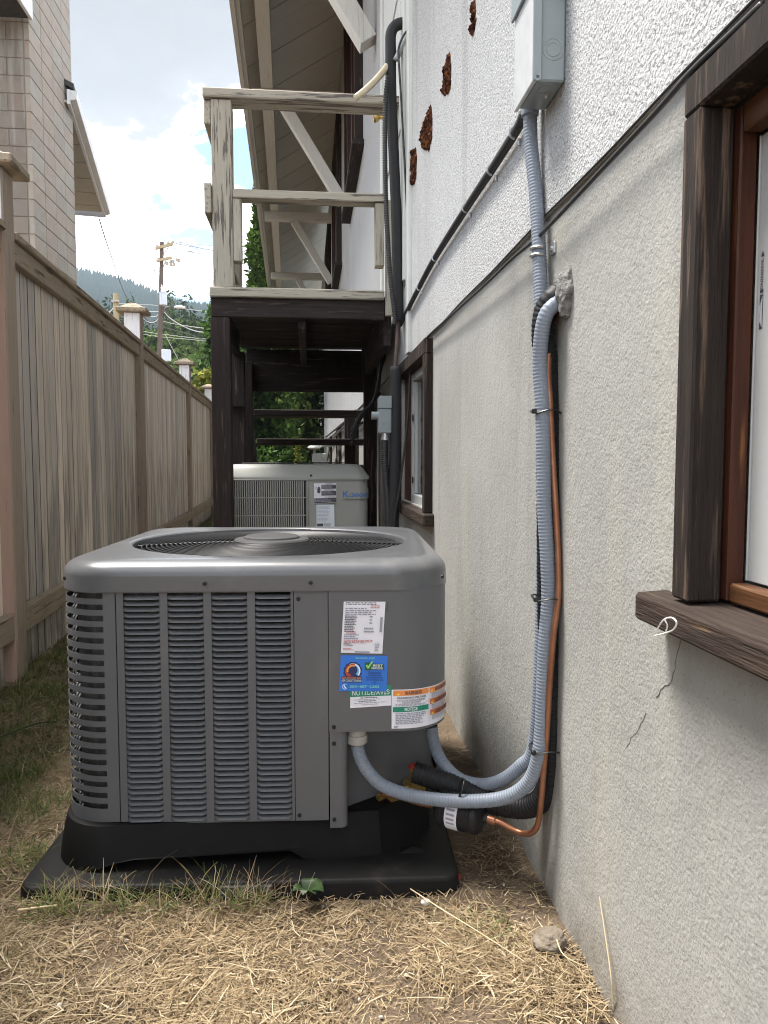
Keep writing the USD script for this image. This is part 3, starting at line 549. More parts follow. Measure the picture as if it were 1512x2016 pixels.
# ================================================================ pad and heat pump
CU = np.array([-.096, 1.975, 0.0]); UROT = -3.0
def rrect(a, b, rad, n=10, y0=None):     # counter-clockwise rounded rectangle, half sizes a, b
    P = []
    for cx, cy, t0 in ((a - rad, b - rad, 0), (-a + rad, b - rad, 90), (-a + rad, -b + rad, 180), (a - rad, -b + rad, 270)):
        for t in np.linspace(t0, t0 + 90, n): P.append((cx + rad * math.cos(math.radians(t)), cy + rad * math.sin(math.radians(t))))
    return np.array(P)
def ring(P, z): return np.c_[P, np.full(len(P), z) if np.ndim(z) == 0 else z]
pad = thing('equipment_pad', 'black plastic slab lying on the straw under the heat pump', 'pad', CU, UROT)
def padring(inset, z, rad=.03):
    P = rrect(.439 - inset, .463 - inset, rad, 6); P[:, 0] += -.0180; P[:, 1] += -.033; return ring(P, z)
R = [padring(-.006, -.09), padring(-.003, -.04), padring(0, .012), padring(.0025, .018), padring(.008, .0218), padring(.05, .0222), padring(.3, .0225)]
part(pad, 'slab', cat(loft(R), fan(R[-1])), 'pad_plastic', smooth=50)
part(pad, 'name_plate', cbox(-.06, .045, -.5002, -.490, -.006, .016, .002), 'pad_plate')
part(pad, 'red_plug', cbox(.419, .426, -.462, -.450, -.008, .006, .003), 'red_cap')
part(pad, 'rubber_scrap', tag_rough(hull([(.30, -.40, .022), (.36, -.40, .022), (.36, -.38, .022), (.31, -.37, .022), (.33, -.39, .032), (.345, -.392, .031)]), .003, 40), 'black_plastic')

hp = thing('heat_pump', 'large grey heat pump condenser with louvred sides and round fan grille on top', 'heat pump', CU, UROT)
A, RC = .407, .10                         # half width and corner radius of the cabinet
SA = A - RC; ARC = RC * math.pi / 2
def per(s, off=0.0):                      # point of the outline: s = x along the front, then round the corners; off = outwards
    s = np.asarray(s, float); off = np.broadcast_to(off, s.shape); X = np.zeros(s.shape); Y = np.zeros(s.shape); t = np.abs(s); sg = np.sign(s)
    a = t <= SA; b = (t > SA) & (t <= SA + ARC); c = t > SA + ARC
    X[a] = t[a]; Y[a] = -A - off[a]
    th = (t[b] - SA) / RC; X[b] = SA + (RC + off[b]) * np.sin(th); Y[b] = -A + RC - (RC + off[b]) * np.cos(th)
    X[c] = A + off[c]; Y[c] = -A + RC + (t[c] - SA - ARC)
    return np.stack([X * np.where(sg == 0, 1, sg), Y], -1)
def sheet(poly, off, t, edge=.02):        # bent sheet metal: shapely polygon in (s, z)
    v, f = cat([arr(trimesh.creation.extrude_polygon(g, t, engine='earcut')) for g in getattr(poly, 'geoms', [poly])])
    v, f = fine((v, f), edge); P = per(v[:, 0], off + v[:, 2]); return np.c_[P, v[:, 1]], f
ZB, ZT = .103, .592
cols = [(-.262, -.189), (-.173, -.1), (-.084, -.011), (.005, .078)]
pitch = .01195; nrow = 40; z_first = .5865
front = sbox(-.2765, ZB, .0835, ZT)
for a, b in cols: front = front.difference(sbox(a, z_first - nrow * pitch - .001, b, z_first + .002))
part(hp, 'front_panel', sheet(front, -.0012, .0012, .5), 'grey_paint')
def louver(a, b, z):                      # a pressed scoop: leans out towards its lower lip, ends drawn in
    L_ = []
    n = 12
    for u, yy, zz in ((0, .0060, -.0036), (.3, .0028, -.0042), (.6, -.0010, -.0058), (1, -.0036, -.0086), (1.1, -.0056, -.0104), (1.15, -.0058, -.0113), (1.1, -.0046, -.0119), (1.05, -.0010, -.0112)):
        row = []
        for k in range(n + 1):
            x = a + (b - a) * k / n; e = min(x - a, b - x); q = min(1, e / .006); q = math.sqrt(max(0, 1 - (1 - q) ** 2))
            row.append((x, -A + .0005 + yy * (q if yy < 0 else 1) + .001 * (1 - q), z + zz * (1 if zz < -.006 else 1)))
        L_.append(row)
    v, f = grid(np.array(L_)); return v, f
for a, b in cols:
    for k in range(nrow): part(hp, 'louver', louver(a, b, z_first - k * pitch), 'grey_paint', smooth=50)
# slotted left corner
slots = []
for k in range(21):
    zc = .583 - k * .0232
    if zc - .008 < ZB + .012: break
    slots.append(sbox(-SA - ARC - .012, zc - .0035, -.305, zc + .0035).buffer(.0022, quad_segs=3))
corner = sbox(-SA - ARC - .06, ZB, -.2785, ZT)
for s_ in slots: corner = corner.difference(s_)
part(hp, 'slotted_corner', sheet(corner, -.0015, .0015, .014), 'grey_paint', smooth=35)
# bars between slots carry a rounded lower lip
for s_ in slots[:0]:
    x0, z0, x1, z1 = s_.bounds; ss = np.linspace(x0 + .003, x1 - .003, 24)
    part(hp, 'slot_lip', tube(np.c_[per(ss, .0002), np.full(24, z0 - .0006)], .0008, 5), 'grey_paint', smooth=True)
# side and back skins
def skin(s0, s1, z0=ZB, z1=ZT, off=-.0015, t=.0015, e=.02): return sheet(sbox(s0, z0, s1, z1), off, t, e)
side = sbox(-SA - ARC - .66, ZB, -SA - ARC - .062, ZT); 
for a in (.12, .24, .36, .48): side = side.difference(sbox(-SA - ARC - a - .1, ZB + .02, -SA - ARC - a, ZT - .015))
part(hp, 'side_panel', sheet(side, -.0015, .0015, .5), 'grey_paint')
sl = []
for a in (.12, .24, .36, .48):
    for k in range(36):
        z = ZT - .018 - k * .0125; y0 = -A + RC + a
        sl.append((np.array([(-A + .005, y0, z), (-A + .005, y0 + .1, z), (-A - .003, y0, z - .009), (-A - .003, y0 + .1, z - .009)]), np.array([[0, 1, 2], [1, 3, 2]])))
part(hp, 'side_louvers', cat(sl), 'grey_paint', kind='stuff')
part(hp, 'back_panel', cbox(-A + .03, A - .03, A - .004, A, ZB, ZT, .001), 'grey_paint')
part(hp, 'side_panel', sheet(sbox(SA + ARC + .10, ZB, SA + ARC + .66, ZT), -.0015, .0015, .5), 'grey_paint')
part(hp, 'access_strip', sheet(sbox(.085, ZB, .1545, ZT), -.001, .0014, .5), 'grey_paint')
# control box cover round the right front corner
cover = sbox(.156, .293, SA + ARC + .10, ZT)
part(hp, 'control_cover', sheet(cover, .0008, .002, .012), 'grey_paint', smooth=35)
under = np.vstack([per(np.linspace(.158, SA + ARC + .1, 30), -.004), [(.37, .0), (.158, .0)]])
part(hp, 'cover_floor', fan(np.c_[under, np.full(len(under), .2945)], False), 'grey_paint')
# recessed valve panel below it, with the round-edged corner post
pst = [(.157, -A), (.178, -A)] + [(.178 + .016 * math.sin(t), -A + .016 - .016 * math.cos(t)) for t in np.linspace(.2, 1.57, 6)] + [(.194, -.355), (.157, -.355)]
part(hp, 'corner_post', extrude(Polygon(pst), .2065, lambda u, v, w: np.c_[u, v, .0855 + w]), 'grey_paint', smooth=35)
part(hp, 'valve_panel', cat(beam((.190, -.357, .19), (.392, -.20, .19), .004, .204, c=.0005), cbox(.388, .392, -.2, -.18, .09, .293, .0005)), 'grey_paint')
part(hp, 'screw_hole', lathe([(0, .0001), (0, .004), (.0012, .004), (.0012, .0001)], (.232, -.3285, .272), (.61, -.79, 0), 10), 'dark_inside')
# coil and dark core inside
Pc = rrect(A - .022, A - .022, RC - .02, 8)
_q = np.maximum(0, (Pc[:, 0] - Pc[:, 1]) - .50) / 2; Pc[:, 0] -= _q; Pc[:, 1] += _q
part(hp, 'coil', loft([ring(Pc, ZB), ring(Pc, ZT)]), 'coil_fins', smooth=True)
bends = []
for k in range(22):
    z = .575 - k * .0215; th = math.radians(205 + (k % 2) * 10); c0 = np.array([-SA + .0, -SA, 0]); 
    for th_ in (math.radians(216), math.radians(224)):
        c1 = c0 + np.array([math.cos(th_), math.sin(th_), 0]) * (RC - .012)
        bends.append(tube([c1 + np.array([.001 * math.cos(t) , 0, 0]) * 4 + np.array([0, -.004 * math.sin(t), .009 * math.cos(t)]) + [0, 0, z] for t in np.linspace(0, math.pi, 6)], .0022, 5))
part(hp, 'return_bends', cat(bends), 'aluminium', kind='stuff', smooth=True)
# base pan with feet
NB = 100
def basering(a, rad, z, notch=0.0, ch=0.0):
    P = np.array(rrect(a, a, rad, NB // 4)); fwd = (a - .405) * 1.0
    if ch:                                # the corner under the valves is cut off
        m = (P[:, 0] - P[:, 1]) > 2 * a - ch; q = ((P[:, 0] - P[:, 1]) - (2 * a - ch)) / 2
        P[m, 0] -= q[m]; P[m, 1] += q[m]
    P[:, 1] -= max(0, a - .408) * 1.7 * np.clip((-P[:, 1]) / .3, 0, 1)
    zz = np.full(len(P), z)
    if notch: 
        f = (P[:, 1] < -a + .01) & (P[:, 0] > -.27) & (P[:, 0] < .15); zz[f] = z + notch
    return np.c_[P, zz]
def densify(Rg):                          # more points along the straight runs, for the notch between the feet
    out = []
    for i in range(len(Rg)):
        a, b = Rg[i], Rg[(i + 1) % len(Rg)]; n = 18 if np.linalg.norm(b - a) > .1 else 1
        for t in range(n): out.append(a + (b - a) * t / n)
    return np.array(out)
B = []
for a, z, rad in ((.4225, .0225, .115), (.421, .046, .114), (.4165, .085, .110), (.4125, .1055, .106), (.4085, .1085, .103), (.25, .107, .08)):
    D = densify(basering(a, rad, z, ch=.20))
    if z < .04:
        q = np.clip((D[:, 0] + .335) / .075, 0, 1) * np.clip((.19 - D[:, 0]) / .07, 0, 1) * (D[:, 1] < -a + .004); D[:, 2] += q * .022
        q2 = np.clip((D[:, 1] + .3) / .05, 0, 1) * np.clip((.3 - D[:, 1]) / .05, 0, 1) * (D[:, 0] < -a + .004); D[:, 2] += q2 * .024
    B.append(D)
part(hp, 'base_pan', cat(loft(B), fan(B[-1])), 'black_plastic', smooth=35)
# lid: rolled edge, flat top, round opening
NL = 160; ang = np.linspace(0, 2 * np.pi, NL, endpoint=False)
def rad_rr(a, rad, t):                    # rounded square by direction
    d = np.array([math.cos(t), math.sin(t)]); lo, hi = 0, 2 * a
    for _ in range(40):
        m = (lo + hi) / 2; q = np.abs(d * m) - (a - rad); inside = max(q[0], q[1]) <= 0 or (np.linalg.norm(np.maximum(q, 0)) <= rad and max(np.abs(d * m)) <= a)
        lo, hi = (m, hi) if inside else (lo, m)
    return lo * d
def lring(a, rad, z): return np.array([[*rad_rr(a, rad, t), z] for t in ang])
def cring(r_, z): return np.array([[r_ * math.cos(t), r_ * math.sin(t), z] for t in ang])
LR = [lring(.398, .10, .593), lring(.412, .112, .5905), lring(.4125, .1125, .594), lring(.412, .112, .622)]
for k in range(1, 8):
    t = k / 7 * math.pi / 2; LR.append(lring(.412 - .040 * (1 - math.cos(t)), .112 - .03 * (1 - math.cos(t)), .622 + .032 * math.sin(t)))
LR.append(lring(.366, .085, .6548)); LR += [cring(.352, .6550), cring(.346, .6545), cring(.341, .651), cring(.339, .640), cring(.338, .60)]
part(hp, 'lid', loft(LR), 'lid_paint', smooth=40)
part(hp, 'fan_shroud', cat(loft([cring(.336, .602), cring(.33, .52), cring(.32, .44)]), fan(cring(.33, .44))), 'dark_inside', smooth=True)
for k in range(20):
    rr = .095 + k * .0119; zz = .6435 + .010 * (1 - (rr / .34) ** 2)
    tt = np.linspace(0, 2 * np.pi, 73); part(hp, 'guard_ring', tube([(rr * math.cos(t), rr * math.sin(t), zz) for t in tt], .0019, 6, cap=False), 'black_steel', smooth=True)
for t in np.radians([0, 90, 180, 270, 45, 135, 225, 315]) if False else np.radians([2, 92, 182, 272]):
    part(hp, 'guard_spoke', tube([(q * math.cos(t), q * math.sin(t), .6395 + .010 * (1 - (q / .34) ** 2)) for q in np.linspace(.08, .348, 8)], .0034, 6), 'black_steel', smooth=True)
hub = part(hp, 'fan_hub', lathe([(0, .001), (0, .095), (.004, .097), (.008, .093), (.009, .072), (.013, .070), (.016, .064), (.0165, .001)], (0, 0, .6500), (0, 0, 1), 40), 'hub_grey', smooth=35)
fanp = part(hp, 'fan_motor', lathe([(0, .001), (0, .07), (.12, .07), (.12, .001)], (0, 0, .47), (0, 0, 1), 20), 'black_steel')
for k in range(4):
    P = np.zeros((8, 12, 3))
    for i, rr in enumerate(np.linspace(.07, .315, 8)):
        for j, q in enumerate(np.linspace(-.5, .5, 12)):
            th = k * math.pi / 2 + .95 + q * (1.0 + .1 * i / 7) + .25 * i / 7; P[i, j] = (rr * math.cos(th), rr * math.sin(th), .585 + .055 * q * (1 + .2 * i / 7) + .008 * math.cos(q * 3))
    part(fanp, 'fan_blade', grid(P), 'blade_metal', smooth=True)
def screw(x, z, off=.0, yy=None):
    p = np.array([x, -A, 0]) if yy is None else np.array([*yy, 0]); p = per(np.array([x]), off)[0]; nrm = unit(per(np.array([x]), off + .01)[0] - p)
    part(hp, 'screw', lathe([(0, .0001), (0, .0042), (.0022, .0042), (.003, .003), (.003, .0001)], (*p, z), (*nrm, 0), 12), 'black_steel')
for x, z, o in ((-.095, .609, .0105), (.12, .609, .0105), (-.385, .617, .0105), (.40, .613, .0105), (.094, .574, 0), (.166, .304, .003), (.166, .268, 0), (.166, .104, 0), (.093, .115, 0)): screw(x, z, o)
# ---- stickers
def quad_map(c):                          # corners (s, z): bottom left, bottom right, top right, top left
    c = np.array(c)
    return lambda u, v: (c[0] * ((1 - u) * (1 - v))[:, None] + c[1] * (u * (1 - v))[:, None] + c[2] * (u * v)[:, None] + c[3] * ((1 - u) * v)[:, None])
class Sticker:
    def __init__(self, parent, surf, c, mat_, name='sticker', label=None, rad=.05, off=.0032):
        self.q, self.surf, self.k, self.off = quad_map(c), surf, 0, off
        w = np.linalg.norm(np.subtract(c[1], c[0])); h = np.linalg.norm(np.subtract(c[3], c[0])); self.asp = w / h
        n = 24; u = np.r_[np.linspace(0, 1, n)]; self.path = part(parent, name, self.rect(0, 0, 1, 1, 0), mat_, label)
    def lift(self, u, v, o): sz = self.q(np.asarray(u, float), np.asarray(v, float)); return self.surf(sz[:, 0], sz[:, 1], self.off + o)
    def rect(self, u0, v0, u1, v1, o):
        u, v = np.meshgrid(np.linspace(u0, u1, 13), np.linspace(v0, v1, 3), indexing='ij'); P = self.lift(u.ravel(), v.ravel(), o).reshape(13, 3, 3); return grid(P[:, ::-1])
    def layer(self): self.k += 1; return .00022 * self.k
    def add(self, name, m, mat_): return part(self.path, name, m, mat_)
    def bar(self, u0, v0, u1, v1, mat_, name='print_field'): return self.add(name, self.rect(u0, v0, u1, v1, self.layer()), mat_)
    def text(self, txt, u0, v0, u1, v1, mat_, bold=True):
        m = meshkit.text_mesh(txt, 1.0, .1, bold); V = np.array(m.vertices); lo, hi = V.min(0), V.max(0); z = V[:, 2] / .1
        uu = u0 + (V[:, 0] - lo[0]) / (hi[0] - lo[0]) * (u1 - u0); vv = v0 + (V[:, 1] - lo[1]) / (hi[1] - lo[1]) * (v1 - v0)
        self.add('lettering', (self.lift(uu, vv, self.layer() + z * .0002), np.array(m.faces)), mat_)
    def lines(self, u0, v0, u1, v1, n, mat_, seed=0, fill=.9, h=.55, name='small_print'):
        r_ = np.random.default_rng(seed); ms = []; o = self.layer()
        for k in range(n):
            vt = v1 - (v1 - v0) * k / n; x = u0; end = u0 + (u1 - u0) * r_.uniform(fill * .7, fill * 1.0)
            while x < end:
                w = r_.uniform(.02, .07) * (u1 - u0) / .5; ms.append(self.quad(x, vt - (v1 - v0) / n * h, min(x + w, end), vt, o)); x += w + .012 * (u1 - u0) / .5
        self.add(name, cat(ms), mat_)
    def quad(self, u0, v0, u1, v1, o):
        return self.lift([u0, u1, u1, u0], [v0, v0, v1, v1], o), np.array([[0, 1, 2], [0, 2, 3]])
    def poly(self, pts, mat_, name='emblem'):
        pts = np.array(pts, float); pg = Polygon(pts).buffer(0); pg = max(getattr(pg, 'geoms', [pg]), key=lambda g: g.area)
        v, f = trimesh.creation.triangulate_polygon(pg, engine='earcut'); self.add(name, (self.lift(v[:, 0], v[:, 1], self.layer()), np.array(f)), mat_)
surf = lambda s, z, o: np.c_[per(s, o), z]
st = Sticker(hp, surf, [(.181, .461), (.267, .458), (.2735, .567), (.1875, .568)], 'paper_white', 'rating_plate', 'white rating plate with small print')
st.lines(.05, .93, .95, .985, 2, 'print_dark', 1, .95); st.lines(.65, .86, .97, .93, 2, 'print_red', 2)
st.lines(.05, .84, .92, .88, 1, 'print_grey', 3, .8); st.lines(.05, .73, .88, .84, 3, 'print_grey', 4, .9); st.lines(.05, .40, .42, .73, 10, 'print_dark', 5, .8)
st.lines(.64, .54, .74, .72, 3, 'print_dark', 6, .8, .3); st.lines(.52, .38, .8, .50, 2, 'print_grey', 7, .9, .5); st.lines(.1, .37, .42, .42, 2, 'print_red', 8); st.lines(.05, .26, .46, .37, 3, 'print_grey', 9)
st.lines(.05, .19, .85, .26, 3, 'print_red', 10, .9); st.lines(.05, .14, .3, .19, 2, 'print_dark', 11); st.lines(.05, .05, .33, .1, 2, 'print_red', 12)
st.bar(.90, .42, .955, .71, 'print_grey', 'bar_code'); st.bar(.33, .015, .69, .045, 'print_grey', 'bar_code'); st.lines(.80, .04, .93, .2, 5, 'print_grey', 13)
part(hp, 'tiny_print', Sticker.rect.__get__(st)(1.04, .80, 1.065, .98, 0), 'print_dark')
nt = Sticker(hp, surf, [(.200, .3435), (.2855, .348), (.2855, .3915), (.200, .3915)], 'paper_white', 'notice_sticker', 'white and green NOTICE/AVIS sticker', off=.0030)
nt.bar(0, .49, 1, 1.0, 'print_green'); nt.text('NOTICE/AVIS', .05, .53, .96, .80, 'paper_white', False)
nt.lines(.25, .39, .75, .45, 1, 'print_dark', 1, 1); nt.lines(.1, .32, .9, .37, 1, 'print_grey', 2, 1); nt.lines(.2, .24, .8, .30, 1, 'print_dark', 3, 1); nt.lines(.1, .17, .9, .22, 1, 'print_grey', 4, 1); nt.lines(.3, .09, .72, .14, 1, 'print_grey', 5, 1)
bl = Sticker(hp, surf, [(.1765, .3805), (.2755, .3785), (.2785, .4535), (.181, .4565)], 'sticker_blue', 'service_sticker', 'blue service sticker with round emblem', off=.0042)
bl.text('GCSHVAC.COM', .32, .90, .72, .955, 'print_mint', False)
cx, cy, ew, eh = .27, .56, .185, .245
circ = lambda sx, sy, n=28, t0=0, t1=2 * math.pi: [(cx + sx * ew * math.cos(t), cy + sy * eh * math.sin(t)) for t in np.linspace(t0, t1, n, endpoint=t1 < 6)]
bl.poly([(cx + (1.0 + .10 * (k % 2)) * ew * math.cos(t), cy + (1.0 + .1 * (k % 2)) * eh * math.sin(t)) for k, t in enumerate(np.linspace(0, 2 * math.pi, 24, endpoint=False))], 'print_navy')
def arc(r0, r1, a0, a1, taper=0.0, n=20):
    t = np.radians(np.linspace(a0, a1, n)); k = np.linspace(0, 1, n); ro = np.full(n, r1); ri = r1 - (r1 - r0) * (1 - taper * k)
    return [(cx + q * ew * math.cos(a), cy + q * eh * math.sin(a)) for q, a in zip(ro, t)] + [(cx + q * ew * math.cos(a), cy + q * eh * math.sin(a)) for q, a in list(zip(ri, t))[::-1]]
bl.poly(arc(.45, .88, -40, 120, .7), 'wave_blue'); bl.poly(arc(.70, .88, -35, 118, .3), 'wave_white')
bl.poly(arc(.42, .85, 250, 75, .75), 'flame_red'); bl.poly(arc(.5, .72, 190, 70, .3), 'flame_orange')
bl.poly([(.035, .255), (.47, .255), (.47, .42), (.035, .42)], 'print_navy', 'emblem_band')
bl.text('GCS HEATING AND', .045, .345, .46, .405, 'flame_orange', False); bl.text('AIR CONDITIONING', .045, .27, .46, .33, 'wave_white', False)
bl.bar(.52, .60, .655, .81, 'best_green'); bl.bar(.655, .625, .925, .775, 'best_green')
bl.poly([(.535, .73), (.575, .65), (.605, .65), (.70, .86), (.655, .84), (.592, .715), (.565, .755)], 'check_green', 'check_mark')
bl.text('BEST', .69, .705, .90, .765, 'paper_white'); bl.text('SERVICE', .66, .635, .90, .69, 'paper_white')
for k, t in enumerate(('Installation', 'completed by', 'GCS Heating And', 'Air Conditioning', 'LTD')):
    wv = len(t) * .0118; bl.text(t, .735 - wv, .505 - .066 * k, .735 + wv, .547 - .066 * k, 'print_navy', True)
bl.text('250-687-1281', .225, .115, .84, .185, 'print_mint', True)
pc = lambda r_, a0=0, a1=360: [(.125 + r_ * math.cos(math.radians(t)), .145 + r_ * 1.33 * math.sin(math.radians(t))) for t in np.linspace(a0, a1, 18)]
bl.poly(pc(.058, 60, 330) + pc(.047, 60, 330)[::-1], 'wave_white', 'phone_symbol'); bl.poly([(.098, .185), (.112, .19), (.118, .16), (.145, .122), (.155, .115), (.145, .095), (.115, .12), (.1, .15)], 'wave_white', 'phone_symbol')
wa = Sticker(hp, surf, [(.2865, .2985), (.446, .2985), (.446, .3815), (.2865, .3815)], 'paper_white', 'warning_sticker', 'white and orange warning sticker round the corner', off=.0034)
wa.bar(.02, .84, .505, .98, 'print_orange'); wa.bar(.015, .425, .505, .555, 'print_green'); wa.text('WARNING', .17, .865, .40, .955, 'print_dark'); wa.text('NOTICE', .17, .45, .34, .535, 'paper_white')
wa.text('HAZARDOUS VOLTAGE', .07, .765, .46, .815, 'print_dark'); wa.text('CAN CAUSE SEVERE PERSONAL', .07, .70, .45, .74, 'print_dark', False); wa.text('INJURY OR DEATH', .14, .65, .38, .69, 'print_dark', False)
wa.lines(.05, .57, .49, .64, 3, 'print_grey', 3, 1); wa.lines(.05, .10, .47, .40, 7, 'print_grey', 4, 1); wa.lines(.03, .02, .09, .07, 2, 'print_navy', 5, 1)
tri = lambda x, y, s: [(x - s, y), (x + s, y), (x, y + s * 2.3 * wa.asp / 2.2)]
wa.poly(tri(.085, .865, .028), 'print_yellow', 'warning_triangle')
for v0, m_, t_ in ((.845, 'print_orange', 'WARNING'), (.555, 'print_rust', 'ADVERTENCIA'), (.27, 'print_rust', 'AVERTISSEMENT')):
    wa.bar(.515, v0, .93, v0 + .135, m_); wa.poly(tri(.55, v0 + .02, .026), 'print_yellow', 'warning_triangle'); wa.text(t_, .60, v0 + .02, .92, v0 + .115, 'print_dark'); wa.lines(.54, v0 - .13, .92, v0 - .02, 4, 'print_grey', int(v0 * 100), .95)
# valves on the recessed panel
vn = unit((.61, -.79, 0))
def valve(cen, big):
    cen = np.array(cen); s = 1.0 if big else .9
    v_ = part(hp, 'service_valve', cat(lathe([(0, .012 * s), (.03 * s, .012 * s), (.034 * s, .016 * s), (.05 * s, .016 * s), (.05 * s, .001)], cen, vn, 6), lathe([(0, .001), (0, .009 * s), (.03 * s, .009 * s), (.032 * s, .011 * s), (.042 * s, .011 * s), (.042 * s, .001)], cen + vn * .025 * s, (0, 0, 1 if big else -.6), 6), lathe([(0, .007), (.022, .007), (.022, .009), (.03, .009), (.03, .001)], cen + vn * .025 * s, (-.8, -.6, 0), 6)), 'brass')
    if big: part(v_, 'red_cap', lathe([(.0, .011 * s), (.004, .0125 * s), (.008, .009 * s), (.008, .001)], cen + vn * .025 * s + np.array([0, 0, .042 * s]), (0, 0, 1), 8), 'red_cap')
def hp_local(p): return rotz((np.array([p]), None), -UROT, CU)[0][0] - CU
valve(hp_local(PY(1.70, 800, 1540)), True); valve(hp_local(PY(1.665, 752, 1558)), False)

# ================================================================ lines between heat pump and wall (world space)
def Yp(pts): return np.array([PY(y, px, py) for px, py, y in pts])
WB = .47 - .018
g1 = spline(Yp([(703, 1452, 1.585), (706, 1480, 1.58), (722, 1515, 1.57), (755, 1547, 1.56), (810, 1566, 1.54), (880, 1576, 1.50), (960, 1576, 1.46), (1010, 1564, 1.43), (1044, 1535, 1.405), (1060, 1490, 1.39), (1066, 1440, 1.39), (1070, 1350, 1.39), (1074, 1260, 1.39), (1080, 1180, 1.39), (1078, 1100, 1.39), (1072, 1000, 1.395), (1070, 900, 1.40), (1068, 800, 1.405), (1063, 720, 1.41), (1066, 660, 1.40), (1075, 620, 1.39), (1092, 600, 1.39), (1113, 588, 1.41)]), 10)
cond = thing('grey_conduit', 'grey ribbed conduit looping from under the control cover up to the putty hole', 'conduit')
part(cond, 'hose', ribbed(g1, .0138, .0066, .0005), 'grey_conduit', smooth=True)
f0 = PY(1.585, 703, 1437)
part(cond, 'fitting', lathe([(-.004, .001), (-.004, .020), (.008, .020), (.0085, .022), (.026, .022), (.030, .016), (.030, .001)], f0, (0, 0, -1), 20), 'conduit_fitting', smooth=30)
g2 = spline(np.vstack([Yp([(850, 1432, 1.66), (855, 1465, 1.65), (872, 1502, 1.62), (905, 1534, 1.58), (950, 1545, 1.545), (990, 1535, 1.51), (1025, 1508, 1.475), (1050, 1475, 1.45)]), [(.447, 1.43, .42), (.449, 1.425, .6), (.449, 1.43, .9), (.449, 1.455, 1.12), (.449, 1.478, 1.265), (.446, 1.495, 1.38), (.440, 1.512, 1.48), (.4375, 1.513, 1.545)]]), 10)
cond2 = thing('grey_conduit', 'grey ribbed conduit dropping from the disconnect box down behind the line set', 'conduit')
part(cond2, 'hose', ribbed(g2, .0135, .0066, .0005), 'grey_conduit', smooth=True)
c2 = np.array([.4375, 1.513, 1.545])
part(cond2, 'fitting', lathe([(-.012, .0145), (-.010, .0175), (.014, .0175), (.0145, .0195), (.030, .0195), (.031, .015), (.046, .0145), (.046, .001)], c2, (-.0, 0, 1), 12), 'conduit_fitting' if False else 'grey_conduit', smooth=30)
part(cond2, 'strap', cat(tube([(.449 + .0158 * math.cos(t), 1.478 - .0158 * math.sin(t) * 1.0, 1.270) for t in np.linspace(math.pi * .45, math.pi * 1.6, 14)], .0030, 6), tube([(.449 + .0158 * math.cos(t), 1.478 - .0158 * math.sin(t), 1.256) for t in np.linspace(math.pi * .45, math.pi * 1.6, 14)], .0030, 6),
     cbox(.4655, .4695, 1.437, 1.4625, 1.252, 1.274, .001), lathe([(0, .001), (0, .005), (.003, .005), (.003, .001)], (.4655, 1.452, 1.263), (-1, 0, 0), 8)), 'galvanised', 'silver two-ridged pipe strap', smooth=30)
# black insulated line
b1 = spline(Yp([(812, 1520, 1.60), (850, 1533, 1.585), (900, 1552, 1.56), (950, 1575, 1.53), (1000, 1588, 1.495), (1045, 1586, 1.46), (1072, 1560, 1.435), (1081, 1500, 1.415), (1083, 1420, 1.41), (1082, 1300, 1.41), (1078, 1180, 1.41), (1077, 1000, 1.415), (1076, 900, 1.42), (1077, 810, 1.425), (1073, 730, 1.43), (1067, 660, 1.425), (1072, 612, 1.42), (1088, 588, 1.41), (1112, 570, 1.42)]), 10)
ins = thing('insulated_line', 'thick black ribbed insulated line curving from the brass valve up to the putty hole', 'pipe')
part(ins, 'sleeve', tag_rough(ribbed(b1 + np.array([.003, 0, 0]), .0228, .0085, .0007, 16), .0012, 60), 'black_wrap', smooth=True)
# copper liquid line with filter drier
cop = thing('copper_line', 'thin bare copper line with a black filter drier, bent up the wall', 'pipe')
c1 = Yp([(750, 1562, 1.625), (790, 1570, 1.60), (830, 1582, 1.575), (866, 1587, 1.55)]); part(cop, 'pipe', tube(spline(c1, 6), .0062, 10), 'copper', smooth=True)
d0, d1 = PY(1.55, 863, 1586), PY(1.495, 950, 1610)
ax = unit(d1 - d0); Ld = np.linalg.norm(d1 - d0)
dr = part(cop, 'filter_drier', lathe([(-.012, .007), (-.004, .009), (0, .028), (.004, .034), (.010, .0375), (.018, .0375), (.020, .0355), (.026, .0355), (.028, .0375), (Ld - .028, .0375), (Ld - .026, .0355), (Ld - .02, .0355), (Ld - .018, .0375), (Ld - .010, .0375), (Ld - .004, .034), (Ld, .028), (Ld + .004, .010), (Ld + .012, .0075)], d0, ax, 28), 'black_steel', smooth=40)
ua = unit(np.cross(ax, [0, 0, 1.0])); ub = np.cross(ua, ax)
def drier(s, th, o=.0004): return d0 + ax * s + (ua * math.cos(th) + ub * math.sin(th)) * (.0377 + o)
th0 = [math.radians(q) for q in (-60, 70)]
if (drier(0, 0) - d0)[1] > 0: th0 = [math.pi - q for q in th0]
G = np.array([[drier(.029 + .027 * i / 2, t) for t in np.linspace(*th0, 12)] for i in range(3)]); part(dr, 'paper_label', grid(G), 'paper_white')
part(dr, 'label_print', cat([grid(np.array([[drier(.033 + .018 * i, t, .0009) for t in np.linspace(a, a + (th0[1] - th0[0]) * .05, 3)] for i in range(2)])) for a in np.linspace(th0[0] + (th0[1] - th0[0]) * .3, th0[1] - (th0[1] - th0[0]) * .15, 6)]), 'print_grey')
part(dr, 'label_stripe', grid(np.array([[drier(.030 + .025 * i, t, .0009) for t in np.linspace(th0[0] + (th0[1] - th0[0]) * .80, th0[0] + (th0[1] - th0[0]) * .86, 3)] for i in range(2)])), 'print_green')
